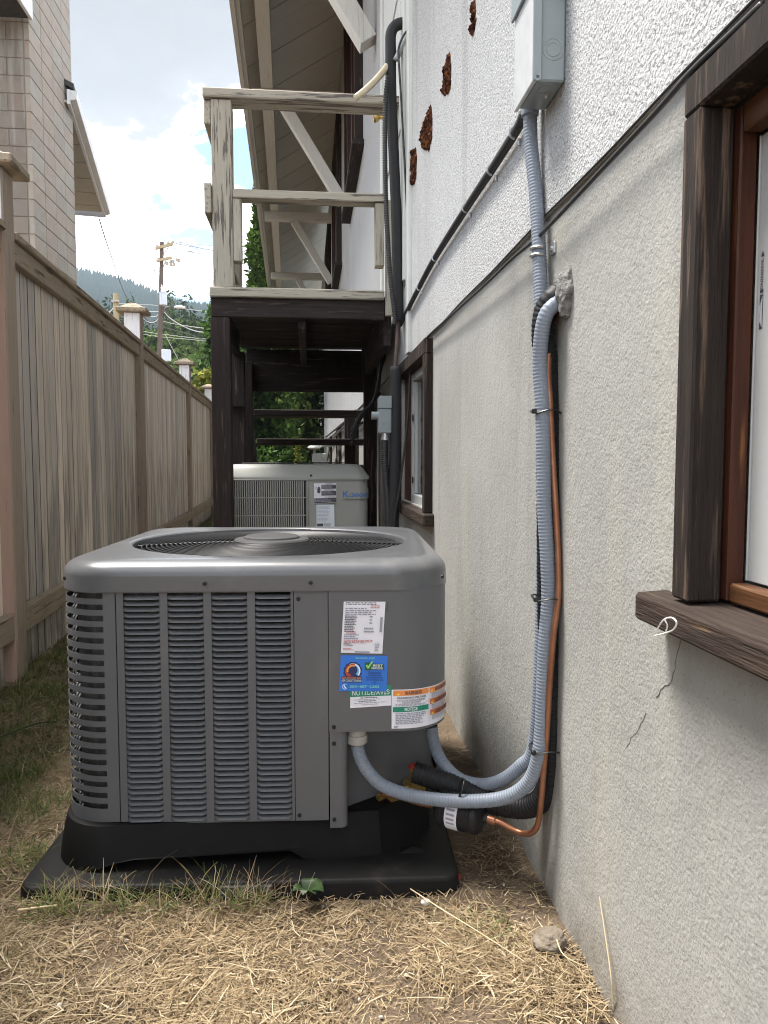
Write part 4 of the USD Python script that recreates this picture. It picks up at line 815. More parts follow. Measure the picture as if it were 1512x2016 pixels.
c3 = np.vstack([[d1 + ax * .006, d1 + ax * .02], Yp([(985, 1620, 1.475), (1018, 1637, 1.455), (1036, 1641, 1.44), (1050, 1637, 1.425), (1060, 1618, 1.41), (1066, 1570, 1.395), (1070, 1520, 1.385), (1076, 1450, 1.38), (1082, 1350, 1.375), (1090, 1250, 1.37), (1099, 1180, 1.37), (1099, 1100, 1.375), (1094, 1000, 1.385), (1088, 900, 1.395), (1083, 800, 1.40), (1079, 720, 1.41), (1086, 650, 1.415), (1106, 590, 1.42)])])
part(cop, 'pipe', tube(spline(c3, 8), .0061, 10), 'copper', smooth=True)
part(cop, 'brazed_joint', lathe([(0, .0062), (.002, .0085), (.016, .0085), (.019, .0062)], d1 + ax * .010, ax, 14), 'copper', smooth=40)
# cable ties
for px, py, y in ((1077, 811, 1.41), (1080, 1177, 1.39), (1075, 1474, 1.39)):
    c = PY(y, px, py); q = [(c[0] + .029 * math.cos(t), c[1] + .005 + .030 * math.sin(t), c[2] + .003 * math.sin(3 * t)) for t in np.linspace(0, 2 * math.pi, 25)]
    tt = solo('cable_tie', cat(tube(q, .0026, 6, flat=.6), cbox(c[0] - .034, c[0] - .026, c[1] - .022, c[1] - .014, c[2] - .004, c[2] + .005, .001)), 'cable_tie', {811: 'upper black zip tie round the pipes just below the putty hole', 1177: 'middle black zip tie round the vertical pipe bundle', 1474: 'lowest black zip tie, where the two grey conduits meet'}[py], 'zip tie', smooth=40)
c = PY(1.50, 905, 1556); solo('cable_tie', tube([(c[0] + .008 * math.cos(t), c[1] + .022 * math.sin(t), c[2] + .026 * math.cos(t + .4)) for t in np.linspace(0, 2 * math.pi, 20)], .0022, 6), 'cable_tie', 'black zip tie holding the two looped conduits above the filter drier', 'zip tie', smooth=True)
# putty where the lines enter the wall
pc_ = PX(.468, 1116, 585)
bl_ = trimesh.creation.icosphere(4, 1.0); v = np.array(bl_.vertices) * [.019, .028, .046]; v *= (1 + .55 * (meshkit.fbm(np.array(bl_.vertices) * 2.2 + 5, 4, 2) - .5))[:, None]; v[:, 2] += .006
solo('duct_putty', (v + pc_ + [0, 0, .002], np.array(bl_.faces)), 'putty', 'ragged grey putty plugging the hole in the wall around the pipes', 'putty', smooth=True)
# disconnect box on the stucco
dx0, dx1, dya, dyb, dz0 = .402, UX - .001, 1.372, 1.492, 1.535
db = thing('disconnect_box', 'pale grey electrical disconnect box mounted high on the white stucco', 'electrical box')
part(db, 'body', cbox(dx0 + .006, dx1, dya + .003, dyb - .003, dz0, 2.0, .003), 'box_grey', smooth=30)
part(db, 'front_cover', cbox(dx0 - .002, dx0 + .0055, dya, dyb + .002, dz0 - .004, 2.0, .0015), 'box_grey_lit')
part(db, 'cover_lip', cbox(dx0 - .002, dx0 + .014, dya - .003, dya - .0005, dz0 - .004, 1.70, .001), 'box_grey')
part(db, 'hood', cbox(dx0 - .006, dx1 - .002, dya - .005, dya - .0003, 1.683, 2.0, .001), 'box_grey')
part(db, 'hood', cbox(dx0 - .008, dx0 - .0025, dya + .0, dyb + .008, 1.70, 2.0, .001), 'box_grey')
for rr in (.0185, .012):
    part(db, 'knockout', tube([(dx0 + .036 + rr * math.cos(t), dya + .0028, 1.590 + rr * math.sin(t)) for t in np.linspace(0, 2 * math.pi, 33)], .0008, 5, cap=False), 'meter_grey')
part(db, 'knockout', tube([(dx0 + .030 + .011 * math.cos(t), dya + .035 + .014 * math.sin(t), dz0 - .0004) for t in np.linspace(0, 2 * math.pi, 33)], .0008, 5, cap=False), 'meter_grey')
part(db, 'lock_tab', lathe([(0, .003), (0, .0065), (.002, .0065), (.002, .003), (0, .003)], (dx0 + .006, dya - .004, dz0 + .002), (0, -1, 0), 16), 'box_grey')
part(db, 'screw', lathe([(0, .0001), (0, .004), (.003, .003), (.003, .0001)], (dx0 + .042, dya + .06, dz0), (0, 0, -1), 8), 'galvanised')
# black armoured cable along the wall and the thin cable over the seam
ar = thing('armoured_cable', 'black armoured cable running along the white stucco from the box to the landing', 'cable')
pa = spline([PX(.4475, *p) for p in ((1030, 222), (1026, 238), (1012, 264), (968, 334), (920, 407), (855, 510), (822, 572), (800, 616), (788, 640))], 8)
part(ar, 'cable', ribbed(pa, .0098, .009, .0010, 10), 'black_cable', smooth=True)
for px, py in ((1013, 262), (968, 335), (918, 410), (857, 508), (826, 566)):
    c = PX(.4475, px, py); part(ar, 'strap', cat(tube([(c[0] - .0112 * math.cos(t), c[1] + .001 * math.sin(t), c[2] + .0115 * math.sin(t)) for t in np.linspace(-1.6, 1.6, 9)], .0030, 5), cbox(c[0] + .008, UX - .0005, c[1] - .003, c[1] + .003, c[2] - .026, c[2] - .011, .001)), 'galvanised')
sc = spline([PX(.448, *p) for p in ((1500, 8), (1440, 66), (1362, 140), (1290, 222), (1200, 318), (1068, 458), (1010, 508), (960, 556), (905, 606), (850, 655), (838, 668))], 6)
solo('seam_cable', tube(sc, .0038, 8), 'black_cable', 'thin black cable following the joint between stucco and foundation to the big window', 'cable', smooth=True)
# clear wire loop under the big sill
ww = spline([PX(v_, *p) for v_, p in ((.43, (1290, 1246)), (.41, (1305, 1222)), (.40, (1322, 1216)), (.40, (1332, 1226)), (.405, (1325, 1240)), (.415, (1305, 1248)), (.428, (1288, 1252)))], 8)
solo('wire_loop', cat(tube(ww, .0010, 6), tube(spline([PX(.405, 1309, 1220), PX(.408, 1314, 1232), PX(.415, 1311, 1243)], 6), .0009, 6)), 'clear_wire', 'small loop of clear wire sticking out under the big window sill', 'wire', smooth=True)

# ================================================================ bundle of lines beside the landing
def Y0(pts, y=3.56): return spline([PY(y + (p[2] if len(p) > 2 else 0), p[0], p[1]) for p in pts], 8)
t_ = thing('insulation_tube', 'thick black foam pipe insulation hanging from the stucco down past the landing', 'pipe')
part(t_, 'upper_foam', tube(Y0([(826, 44, -.02), (800, 45), (780, 50), (770, 66), (769, 100), (770, 180), (775, 300), (780, 420), (783, 540), (785, 633)]), .0245, 12), 'black_foam', smooth=True)
part(t_, 'bare_pipe', tube(Y0([(784, 632), (781, 680), (778, 726)]), .0095, 10), 'dull_copper', 'dull bare copper pipe between two foam lengths', smooth=True)
part(t_, 'lower_foam', tube(Y0([(779, 722), (779, 800), (778, 880), (776, 960), (774, 1045), (774, 1250)]), .0270, 12), 'black_foam', smooth=True)
solo('corrugated_hose', ribbed(Y0([(764, 148, -.03), (759, 200), (758, 300), (760, 400), (764, 480), (770, 560), (777, 620), (776, 640)], 3.52), .0105, .011, .0016, 10), 'black_cable', 'thin black corrugated hose left of the thick foam insulation', 'hose', smooth=True)
solo('cream_hose', tube(Y0([(700, 193, -.12), (722, 175, -.1), (745, 152, -.06), (775, 115), (800, 85), (818, 62)], 3.58), .0145, 12), 'cream_pipe', 'short cream plastic pipe stub sticking out over the railing', 'pipe', smooth=True)
solo('grey_pipe', tube(Y0([(779, 118), (797, 84), (822, 60)], 3.53), .0125, 10), 'meter_grey', 'grey pipe curving out of the wall under the foam tube', 'pipe', smooth=True)
solo('thin_cable', tube(Y0([(822, 52), (800, 62), (786, 90), (785, 118), (790, 200), (797, 330), (803, 450), (807, 560), (809, 650), (806, 760), (800, 850), (788, 950), (776, 1032), (770, 1150)], 3.50), .0048, 8), 'black_cable', 'thin dark cable hanging loose in front of the basement window', 'cable', smooth=True)
solo('black_wires', cat(*[tube(Y0([(783, 640 + 5 * k), (765, 662 + 8 * k), (750, 690 + 12 * k), (745, 740 + 9 * k), (733, 790), (712, 812 + 3 * k), (690, 850 + 9 * k)], 4.3 + .1 * k), .007 + .002 * (k % 2), 6) for k in range(4)]), 'black_cable', 'tangle of black wires under the landing by the wall', 'wires', smooth=True)
tb = thing('conduit_box', 'small grey conduit body with black flexible conduit below the landing', 'electrical box', PY(3.56, 757, 853))
part(tb, 'body', cbox(-.030, .031, -.02, .03, 0, .115, .004), 'box_grey'); part(tb, 'cap', hull([(-.030, -.022, .1155), (.031, -.022, .1155), (.031, .03, .1155), (-.030, .03, .1155), (-.022, -.022, .172), (.031, -.022, .172), (.031, .03, .172), (-.022, .03, .172), (-.030, -.022, .158), (-.03, .03, .158)]), 'box_grey')
part(tb, 'side_hub', lathe([(0, .018), (.03, .018), (.03, .001)], (-.030, .005, .082), (-1, 0, 0), 14), 'box_grey')
part(tb, 'knockout', tube([(.004 + .016 * math.cos(t), -.0205, .035 + .016 * math.sin(t)) for t in np.linspace(0, 2 * math.pi, 25)], .0009, 5, cap=False), 'meter_grey')
part(tb, 'connector', lathe([(0, .017), (-.018, .017), (-.019, .021), (-.032, .021), (-.033, .017), (-.036, .001)], (.003, .003, 0), (0, 0, 1), 14), 'galvanised', smooth=30)
part(tb, 'flex', ribbed(spline([(.003, .003, -.034), (.002, .003, -.12), (.008, .003, -.22), (.018, .003, -.36), (.02, .003, -.6)], 8), .0165, .0095, .0015, 12), 'black_cable', smooth=True)

# ================================================================ second condenser behind
ac = thing('air_conditioner', 'beige older air conditioner with vertical grille standing under the landing', 'air conditioner', (-.085, 4.40, 0))
a2, r2, z2 = .40, .055, .76
P2 = rrect(a2, a2, r2, 8)
gr = [(-.38, .065)]
body = rrect(a2 - .004, a2 - .004, r2, 8)
part(ac, 'body', cat(loft([ring(body, .02), ring(body, z2)]), fan(ring(body, z2))), 'beige_paint', smooth=40)
LR2 = [ring(rrect(a2 + .004, a2 + .004, r2, 8), z2 - .004), ring(rrect(a2 + .004, a2 + .004, r2, 8), z2 + .012)] + [ring(rrect(a2 - .055 * k / 4, a2 - .055 * k / 4, r2, 8), z2 + .012 + .062 * math.sin(k / 4 * math.pi / 2)) for k in range(1, 5)]
part(ac, 'lid', cat(loft(LR2), fan(LR2[-1])), 'beige_paint', smooth=40)
part(ac, 'fan_guard', cat([tube([(q * math.cos(t), q * math.sin(t), z2 + .082) for t in np.linspace(0, 2 * math.pi, 40)], .003, 5, cap=False) for q in np.arange(.05, .31, .03)]), 'black_steel', kind='stuff')
gz_ = [(.665, .750), (.572, .660), (.475, .567), (.30, .47), (.10, .295)]
part(ac, 'grille_back', box(-.385, .068, -a2 - .0005, -a2 + .003, .09, .752), 'dark_inside')
part(ac, 'grille', cat([cbox(x, x + .0068, -a2 - .008, -a2 - .001, a, b, .001) for a, b in gz_ for x in np.arange(-.385, .062, .0112)]), 'beige_paint', kind='stuff')
for z in (.752, .660, .567, .4705, .2955): part(ac, 'grille_bar', cbox(-.388, .071, -a2 - .0085, -a2 - .0005, z, z + .0055, .001), 'beige_paint')
part(ac, 'panel_edge', cbox(.074, .079, -a2 - .006, -a2 + .003, .05, .758, .001), 'beige_paint')
surf2 = lambda s, z, o: np.stack([s, np.full(len(s), -a2 + .004 - .006 - o) + np.where(np.abs(s) > a2 - r2, (r2 - np.sqrt(np.maximum(0, r2 ** 2 - np.clip(np.abs(s) - (a2 - r2), 0, r2) ** 2))), 0), z], 1)
s2 = Sticker(ac, surf2, [(.111, .631), (.227, .634), (.227, .737), (.111, .737)], 'paper_white', 'hazard_sticker', 'black and white hazard sticker', off=.002)
s2.bar(.33, .72, .99, .92, 'print_dark'); s2.bar(.33, .38, .99, .62, 'print_dark'); s2.bar(.01, .02, .99, .26, 'print_dark'); s2.lines(.36, .74, .96, .9, 3, 'print_grey', 1); s2.lines(.36, .42, .96, .6, 3, 'print_grey', 2); s2.lines(.04, .05, .95, .23, 3, 'print_grey', 3)
s2.text('WARNING', .5, .935, .85, .985, 'print_dark'); s2.text('WARNING', .45, .64, .9, .70, 'print_dark'); s2.text('ATTENTION', .5, .275, .95, .335, 'print_dark'); s2.poly([(.14, .55), (.2, .5), (.27, .52), (.29, .66), (.27, .8), (.2, .84), (.15, .74)], 'print_dark', 'hand_symbol'); s2.poly([(.04, .85), (.12, .8), (.09, .74), (.13, .68), (.07, .72), (.09, .78)], 'print_dark', 'bolt_symbol')
s3_ = Sticker(ac, surf2, [(.123, .498), (.218, .498), (.215, .625), (.123, .625)], 'paper_bluish', 'rating_plate', 'bluish white rating plate', off=.002)
s3_.lines(.04, .28, .9, .95, 12, 'print_grey', 4, .85, .35); s3_.bar(.03, .10, .37, .22, 'print_dark'); s3_.lines(.42, .05, .9, .24, 4, 'print_grey', 5, .8)
s4_ = Sticker(ac, surf2, [(.257, .655), (.40, .655), (.40, .71), (.257, .71)], 'beige_paint', 'name_badge', 'blue brand lettering', off=.0016)
s4_.text('K', .04, .15, .22, .75, 'brand_blue'); s4_.text('LIMAIRE', .25, .17, .95, .52, 'brand_blue')
part(ac, 'screw', lathe([(0, .0001), (0, .006), (.003, .005), (.003, .0001)], (.095, -a2 - .0045, .778), (0, -1, 0), 8), 'black_steel')
part(ac, 'base', cbox(-.42, .42, -.42, .42, -.01, .02, .004), 'pad_plastic')
# ================================================================ neighbour: block tower and eave
TX = -3.2; TY = PX(TX, 64, 300)[1]; BW = (PX(TX, 145, 300)[1] - TY) / 4
tw = thing('block_tower', 'tan concrete block tower of the neighbouring building behind the fence', 'building')
part(tw, 'core', box(-5.6, TX - .008, TY + .008, TY + 4 * BW - .008, 0, 7.42), 'mortar')
for i in range(30):
    z = 1.32 + i * .2
    if z > 7.3: break
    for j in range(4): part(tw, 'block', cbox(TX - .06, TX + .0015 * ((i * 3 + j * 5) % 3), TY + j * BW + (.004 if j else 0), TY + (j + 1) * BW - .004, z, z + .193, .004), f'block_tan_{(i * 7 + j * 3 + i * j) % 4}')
    xs = TX - .065
    wds = [.385, .385, .385, .385] if i % 2 else [.19, .385, .385, .385, .19]
    for w in wds: part(tw, 'block', cbox(xs - w, xs - .006, TY - .0015 * ((i + int(w * 10)) % 3), TY + .05, z, z + .193, .004), f'block_shaded_{(i * 5 + int(w * 10)) % 4}'); xs -= w
part(tw, 'cap', cat(cbox(-5.7, TX + .08, TY + .05, TY + 4 * BW + .1, 7.43, 7.56, .01), cbox(-5.65, TX + .035, TY + .05, TY + 4 * BW + .05, 7.565, 7.9, .01)), 'block_shaded_1')
nh = thing('neighbour_house', 'neighbouring house with tan soffit and white fascia behind the block tower', 'house')
A1 = PZ(5.6, 207, 425); A0 = PZ(5.6, 147, 235); A0 = A0 + (A0 - A1) * .12
d_ = unit(A1 - A0); nrm = np.array([d_[1], -d_[0], 0])
part(nh, 'wall', hull([tuple(A0 - nrm * 1.35 + [0, 0, -5.6]), tuple(A1 - nrm * 1.35 + [0, 0, -5.6]), tuple(A0 - nrm * 1.35), tuple(A1 - nrm * 1.35), (-9, A0[1], 0), (-9, A1[1], 0), (-9, A0[1], 5.6), (-9, A1[1], 5.6)]), 'soffit_tan')
k = 0; Ls = np.linalg.norm(A1 - A0)
while (k + 1) * .36 < Ls:
    a, b = A0 + d_ * (k * .36 + .004), A0 + d_ * (k * .36 + .356)
    part(nh, 'soffit_board', hull([tuple(p - nrm * o + [0, 0, h]) for p in (a, b) for o in (.03, 1.34) for h in (.004 * (k % 2), .03)]), 'soffit_tan'); k += 1
part(nh, 'fascia', hull([tuple(p + nrm * o + [0, 0, h]) for p in (A0, A1) for o in (-.028, .012) for h in (-.02, .17)]), 'fascia_white')
part(nh, 'end_fascia', hull([tuple(A1 + d_ * e - nrm * o + [0, 0, h]) for e in (.002, .04) for o in (-.012, 1.4) for h in (-.02, .17)]), 'fascia_white')
part(nh, 'gutter', hull([tuple(p + nrm * o + [0, 0, h]) for p in (A0, A1 + d_ * .06) for o, h in ((.014, .03), (.09, .05), (.10, .16), (.014, .16))]), 'fascia_white')
part(nh, 'roof', hull([tuple(p + nrm * .06 + [0, 0, .18]) for p in (A0, A1)] + [tuple(p + nrm * .06 + [0, 0, .25]) for p in (A0, A1)] + [(-8, A0[1], 8.2), (-8, A1[1], 8.2)]), 'roof_dark')
p0 = PY(TY - .15, 57, 24)
part(nh, 'near_eave', cat(cbox(-7, p0[0] - .04, TY - 1.4, TY - .02, p0[2], p0[2] + .05, .005)), 'roof_dark'); part(nh, 'near_fascia', cbox(p0[0] - .038, p0[0], TY - 1.4, TY - .02, p0[2] - .02, p0[2] + .2, .004), 'fascia_white')

# ================================================================ poles and wires
PYD = 38.0
def W(px, py, dy=0): return PY(PYD + dy, px, py)
up = thing('utility_pole', 'tall utility pole with two crossarms, transformer and street light', 'utility pole')
b_ = W(314.6, 708); t0_ = W(318.7, 477); dirp = unit(t0_ - b_); base = b_ - dirp * (b_[2] / dirp[2] + .5)
part(up, 'pole', tube([base, base + (t0_ - base) * .5, t0_], [.135, .12, .095], 12), 'pole_wood', smooth=50)
for a, b in (((306, 489.5), (341, 480)), ((308, 513.5), (338, 507))): part(up, 'crossarm', beam(W(*a, -.14), W(*b, -.14), .10, .12), 'pole_wood_pale')
for a, b in (((320, 503), (331, 488)), ((321, 527), (327, 515))): part(up, 'arm_brace', beam(W(*a, -.13), W(*b, -.2), .03, .03), 'pole_wood_pale')
for q in ((309, 485), (331, 478), (339.5, 476), (312, 510), (326, 517), (336, 515), (341, 514), (348, 511), (352, 512), (329, 519), (337, 521), (343, 521)): part(up, 'insulator', lathe([(0, .001), (0, .05), (.05, .075), (.08, .05), (.12, .07), (.16, .04), (.16, .001)], W(*q, -.15) - [0, 0, .08], (0, 0, 1), 8), 'insulator')
tc_ = W(321.5, 588, -.32)
tr = part(up, 'transformer', lathe([(-.30, .001), (-.30, .165), (-.27, .175), (.24, .175), (.25, .185), (.29, .185), (.30, .14), (.32, .001)], tc_, (0, 0, 1), 20), 'transformer_grey', smooth=35)
part(tr, 'bushing', lathe([(0, .03), (.08, .055), (.12, .035), (.2, .06), (.26, .03), (.32, .035), (.36, .001)], tc_ + [-.06, 0, .3], (0, 0, 1), 10), 'fascia_white')
la = part(up, 'lamp_arm', tube(spline([W(319, 618, -.1), W(323, 612, -.15), W(328, 607, -.2), (W(335, 604.5, -.25)), W(343, 604, -.3)], 5), .032, 8), 'pole_wood', smooth=True)
lc = W(352.5, 605, -.3); sp = trimesh.creation.icosphere(3); v = np.array(sp.vertices) * [.27, .12, .085]; v[:, 2] = np.where(v[:, 2] < 0, v[:, 2] * .7, v[:, 2]); v[:, 0] *= 1 + .12 * np.sign(v[:, 0])
part(la, 'lamp_head', (v + lc, np.array(sp.faces)), 'fascia_white', smooth=True)
bc = W(327.5, 700, -.3); part(up, 'cabinet', cbox(bc[0] - .21, bc[0] + .21, bc[1] - .12, bc[1] + .1, bc[2] - .27, bc[2] + .27, .02), 'transformer_grey')
p2 = PY(25, 228, 578); pole2 = thing('short_pole', 'short pale wooden pole sticking up behind the fence', 'pole')
part(pole2, 'shaft', tube([(p2[0], 25, -.3), (p2[0], 25, p2[2] - .02), (p2[0], 25, p2[2])], [.10, .087, .08], 12), 'pole_wood_pale', smooth=50)
part(pole2, 'clamp', cat(lathe([(0, .10), (.05, .10)], (p2[0], 25, p2[2] - .28), (0, 0, 1), 12), box(p2[0] - .12, p2[0] + .12, 24.86, 24.9, p2[2] - .27, p2[2] - .23)), 'insulator')
def wire(pts, r_, m_, label, y=PYD, far=None, cat_='wire'):
    P = [PY(y + (q[2] if len(q) > 2 else 0), q[0], q[1]) for q in pts]
    return solo('power_line', tube(spline(P, 6), r_, 5), m_, label, cat_, 'power and telephone lines around the utility pole', smooth=True)
c5 = lambda x, y: (200 + x / 6.3, 440 + y / 6.3)
wire([c5(755, 1075), c5(850, 1175), c5(1000, 1268), c5(1180, 1338), c5(1400, 1358)], .024, 'wire_pale', 'thick white sagging line from the pole to the right')
wire([c5(760, 1212), c5(900, 1245), c5(1150, 1285), c5(1400, 1315)], .014, 'wire_pale', 'pale line below the white sagging one')
wire([c5(770, 1290), c5(1040, 1360), c5(1220, 1425), c5(1400, 1480)], .018, 'wire_dark', 'dark heavy line descending right from the pole')
wire([c5(520, 1340), c5(740, 1372), c5(1100, 1415), c5(1400, 1445)], .011, 'wire_pale', 'thin pale line crossing behind the pole above the transformer cabinet')
wire([c5(520, 1375), c5(760, 1410), c5(1000, 1430), c5(1400, 1470)], .010, 'wire_pale', 'lowest thin line crossing the pole')
wire([c5(530, 1095), c5(600, 1150), c5(680, 1150), c5(745, 1080)], .016, 'wire_pale', 'upper short loop of line left of the pole')
wire([c5(500, 1160), c5(580, 1222), c5(660, 1220), c5(735, 1150)], .016, 'wire_pale', 'lower short loop of line left of the pole')
wire([c5(530, 1250), c5(690, 1262), c5(760, 1270)], .02, 'wire_dark', 'short dark line just left of the pole')
wire([c5(790, 1380), c5(900, 1590), c5(1010, 1800)], .012, 'wire_pale', 'straight guy wire slanting down to the right')
wire([c5(655, 1330), c5(600, 1430), c5(540, 1560)], .012, 'wire_dark', 'straight guy wire slanting down to the left')
wire([c5(200, 992), c5(450, 1005), c5(720, 1018), c5(1000, 1055), c5(1400, 1105)], .009, 'wire_pale', 'thin line crossing above the street light')
wire([c5(275, 1085), c5(400, 1098), c5(740, 1088)], .014, 'wire_pale', 'pale line from the short pole to the tall pole')
wire([c5(310, 1105), c5(400, 1130), c5(500, 1150), c5(560, 1200)], .03, 'wire_dark', 'bundle of dark telephone cable above the capped fence post')
wire([c5(880, 235), c5(1020, 270), c5(1140, 295)], .018, 'wire_dark', 'upper line leaving the top crossarm to the right')
wire([c5(950, 230), c5(1080, 265), c5(1195, 300), c5(1400, 335)], .016, 'wire_dark', 'topmost line leaving the pole to the right')
wire([c5(850, 300), c5(970, 325), c5(1150, 360), c5(1330, 395)], .012, 'wire_dark', 'line below the top crossarm going right')
wire([c5(930, 400), c5(1060, 360), c5(1190, 320)], .012, 'wire_dark', 'jumper line rising to the right under the top crossarm')
wire([c5(540, 410), c5(570, 480), c5(640, 530), c5(650, 560)], .011, 'wire_dark', 'thin jumper wire hanging left of the pole')
wire([c5(632, 560), c5(632, 630), c5(652, 630), c5(652, 560)], .014, 'wire_dark', 'small loop hanging left of the pole')
wire([c5(655, 585), c5(720, 600)], .014, 'wire_dark', 'short strut wire joining the small loop and the pole')
for k, (a, b) in enumerate((((146, 457), (250, 466)), ((146, 461), (250, 472)), ((146, 464), (252, 478)))):
    wire([a, ((a[0] + b[0]) / 2, (a[1] + b[1]) / 2 + 1), b, (420, b[1] + 18 + 4 * k)], .010, 'wire_dark', ('highest', 'middle', 'lowest')[k] + ' of three parallel wires in the blue gap beside the tower', 55)
wire([(195, 430, -23), (206, 466, -20), (222, 513, -16), (243, 573, -10), (262, 612, -4)], .011, 'wire_dark', 'service wire hanging from the eave of the neighbouring house')
wire([c5(60, 1140), c5(110, 1090), c5(145, 1055)], .016, 'wire_pale', 'pair of pale stay wires left of the short pole', 25)

# ================================================================ trees
def conifer(seed, h=1.0, w=.19, lv=34, nb=9, droop=.35):
    r_ = np.random.default_rng(seed); V, F = [], []; n = 0
    for i in range(lv):
        t = (i + r_.random()) / lv; z = .06 + .94 * t; L_ = w * (1 - t) ** .8 * r_.uniform(.75, 1.2) + .012
        for k in range(nb):
            a = 2 * math.pi * (k + r_.random()) / nb; l = L_ * r_.uniform(.6, 1.15); d = np.array([math.cos(a), math.sin(a), 0]); s = np.array([-d[1], d[0], 0]); wd = l * .30 + .006
            c = np.array([0, 0, z]); m = c + d * l * .55 + [0, 0, -droop * l * .35]; e = c + d * l + [0, 0, -droop * l * r_.uniform(.6, 1.2)]
            V += [c, m + s * wd + [0, 0, -.2 * wd], e, m - s * wd + [0, 0, -.2 * wd], m + [0, 0, .16 * wd]]
            F += [[n, n + 1, n + 4], [n + 1, n + 2, n + 4], [n + 2, n + 3, n + 4], [n + 3, n, n + 4]]; n += 5
    return np.array(V) * h, np.array(F)
def leaves(centres, sizes, r_, droop=0.0):
    n = len(centres); a = r_.normal(size=(n, 3)); a[:, 2] -= droop; a /= np.linalg.norm(a, axis=1, keepdims=True); b = r_.normal(size=(n, 3)); b -= (b * a).sum(1, keepdims=True) * a; b /= np.linalg.norm(b, axis=1, keepdims=True)
    s = np.asarray(sizes)[:, None]; V = np.stack([centres, centres + a * s * .55 + b * s * .32, centres + a * s * 1.2, centres + a * s * .55 - b * s * .32], 1).reshape(-1, 3)
    k = np.arange(n) * 4; return V, np.vstack([np.stack([k, k + 1, k + 2], 1), np.stack([k, k + 2, k + 3], 1)])
def blob_tree(seed, n, h, rad, leaf, lobes=14, base=.3, droop=.2):
    r_ = np.random.default_rng(seed); C = []
    for k in range(lobes):
        z = base * h + (h * (1 - base)) * r_.random(); q = rad * math.sqrt(max(.08, 1 - ((z / h - .55) / .55) ** 2)); a = r_.random() * 6.28; C.append((q * .6 * math.cos(a), q * .6 * math.sin(a), z, rad * r_.uniform(.3, .5)))
    C = np.array(C); i = r_.integers(0, lobes, n); d = r_.normal(size=(n, 3)); d /= np.linalg.norm(d, axis=1, keepdims=True)
    P = C[i, :3] + d * (C[i, 3] * r_.random(n) ** .35)[:, None]; P[:, 2] = np.clip(P[:, 2], .05 * h, h)
    return leaves(P, leaf * r_.uniform(.6, 1.4, n), r_, droop)
def trunk(h, r0): return tube([(0, 0, -.4), (.01 * h, 0, h * .4), (0, .01 * h, h * .92)], [r0, r0 * .7, r0 * .1], 7)
def cone_tree(seed, h, w, n, leaf, layers=13):
    r_ = np.random.default_rng(seed); t = .05 + .95 * (1 - np.sqrt(r_.random(n))); ph = (t * layers) % 1; a = r_.random(n) * 6.283
    lob = 1 + .16 * np.sin(a * 5 + np.floor(t * layers) * 2.1) + .10 * r_.normal(size=n)
    q = w * h * ((1 - t) ** .82 * (.62 + .42 * (1 - ph)) + .012) * lob * r_.random(n) ** .28
    P = np.c_[q * np.cos(a), q * np.sin(a), h * t - .12 * q]; d = np.c_[np.cos(a), np.sin(a), -.75 + 0 * a] + r_.normal(0, .35, (n, 3)); d /= np.linalg.norm(d, axis=1, keepdims=True)
    b = np.cross(d, [0, 0, 1.0]) + r_.normal(0, .45, (n, 3)); s = (leaf * r_.uniform(.6, 1.4, n) * (.45 + .55 * (1 - t)))[:, None]
    V = np.stack([P, P + d * s * .5 + b * s * .3, P + d * s * 1.15, P + d * s * .5 - b * s * .3], 1).reshape(-1, 3); k = np.arange(n) * 4
    return V, np.vstack([np.stack([k, k + 1, k + 2], 1), np.stack([k, k + 2, k + 3], 1)])
rt = np.random.default_rng(11)
GRP = 'dark conifers on the slope behind the utility pole'
protos = []
for k in range(4):
    hgt = 16 + 2 * k; px = (150, 255, 380, 300)[k]; yy = (150, 128, 110, 170)[k]; x = (px - 608) / 1500 * yy
    c = thing('conifer', 'dark conifer in the wooded slope behind the utility pole', 'tree', (x, yy, float(terrain(np.array([x]), np.array([float(yy)]))[0]) - .3), k * 40, GRP)
    part(c, 'trunk', trunk(hgt, .22), 'bark'); part(c, 'crown', cone_tree(20 + k, hgt, .20 + .025 * (k % 3), 2600, hgt * .052), 'conifer_olive' if k == 3 else 'conifer_green')
    protos.append(c)
for k in range(78):
    yy = rt.uniform(85, 240); px = rt.uniform(120, 450); x = (px - 608) / 1500 * yy
    z = float(terrain(np.array([x]), np.array([yy]))[0]) - .3
    want = .86 + yy * (905 - rt.uniform(590, 665)) / 1500; s = np.clip((want - z) / (16 + 2 * (k % 4)), .55, 1.2)
    copy_of(protos[k % 4], (x, yy, z), rt.uniform(0, 360), (s, s, s * rt.uniform(.9, 1.1)))
GRB = 'broadleaf trees on the slope behind the utility pole'
bp = []
for k in range(2):
    px, yy = ((385, 62), (345, 70))[k]; x = (px - 608) / 1500 * yy
    c = thing('broadleaf_tree', 'bright green broadleaf tree at the foot of the wooded slope', 'tree', (x, yy, float(terrain(np.array([x]), np.array([float(yy)]))[0]) - .2), 0, GRB)
    part(c, 'trunk', trunk(6, .16), 'bark'); part(c, 'crown', blob_tree(40 + k, 3200, 8.5, 3.0, .34, 18, .12), 'broadleaf_green'); bp.append(c)
for k in range(34):
    yy = rt.uniform(58, 150) if k < 34 else rt.uniform(110, 150); px = rt.uniform(150, 440); x = (px - 608) / 1500 * yy
    z = float(terrain(np.array([x]), np.array([yy]))[0]) - .2
    want = .86 + yy * (905 - (rt.uniform(640, 730) if k < 34 else rt.uniform(606, 645))) / 1500; s = np.clip((want - z) / 8.5, .5, 2.2)
    copy_of(bp[k % 2], (x, yy, z), rt.uniform(0, 360), s)
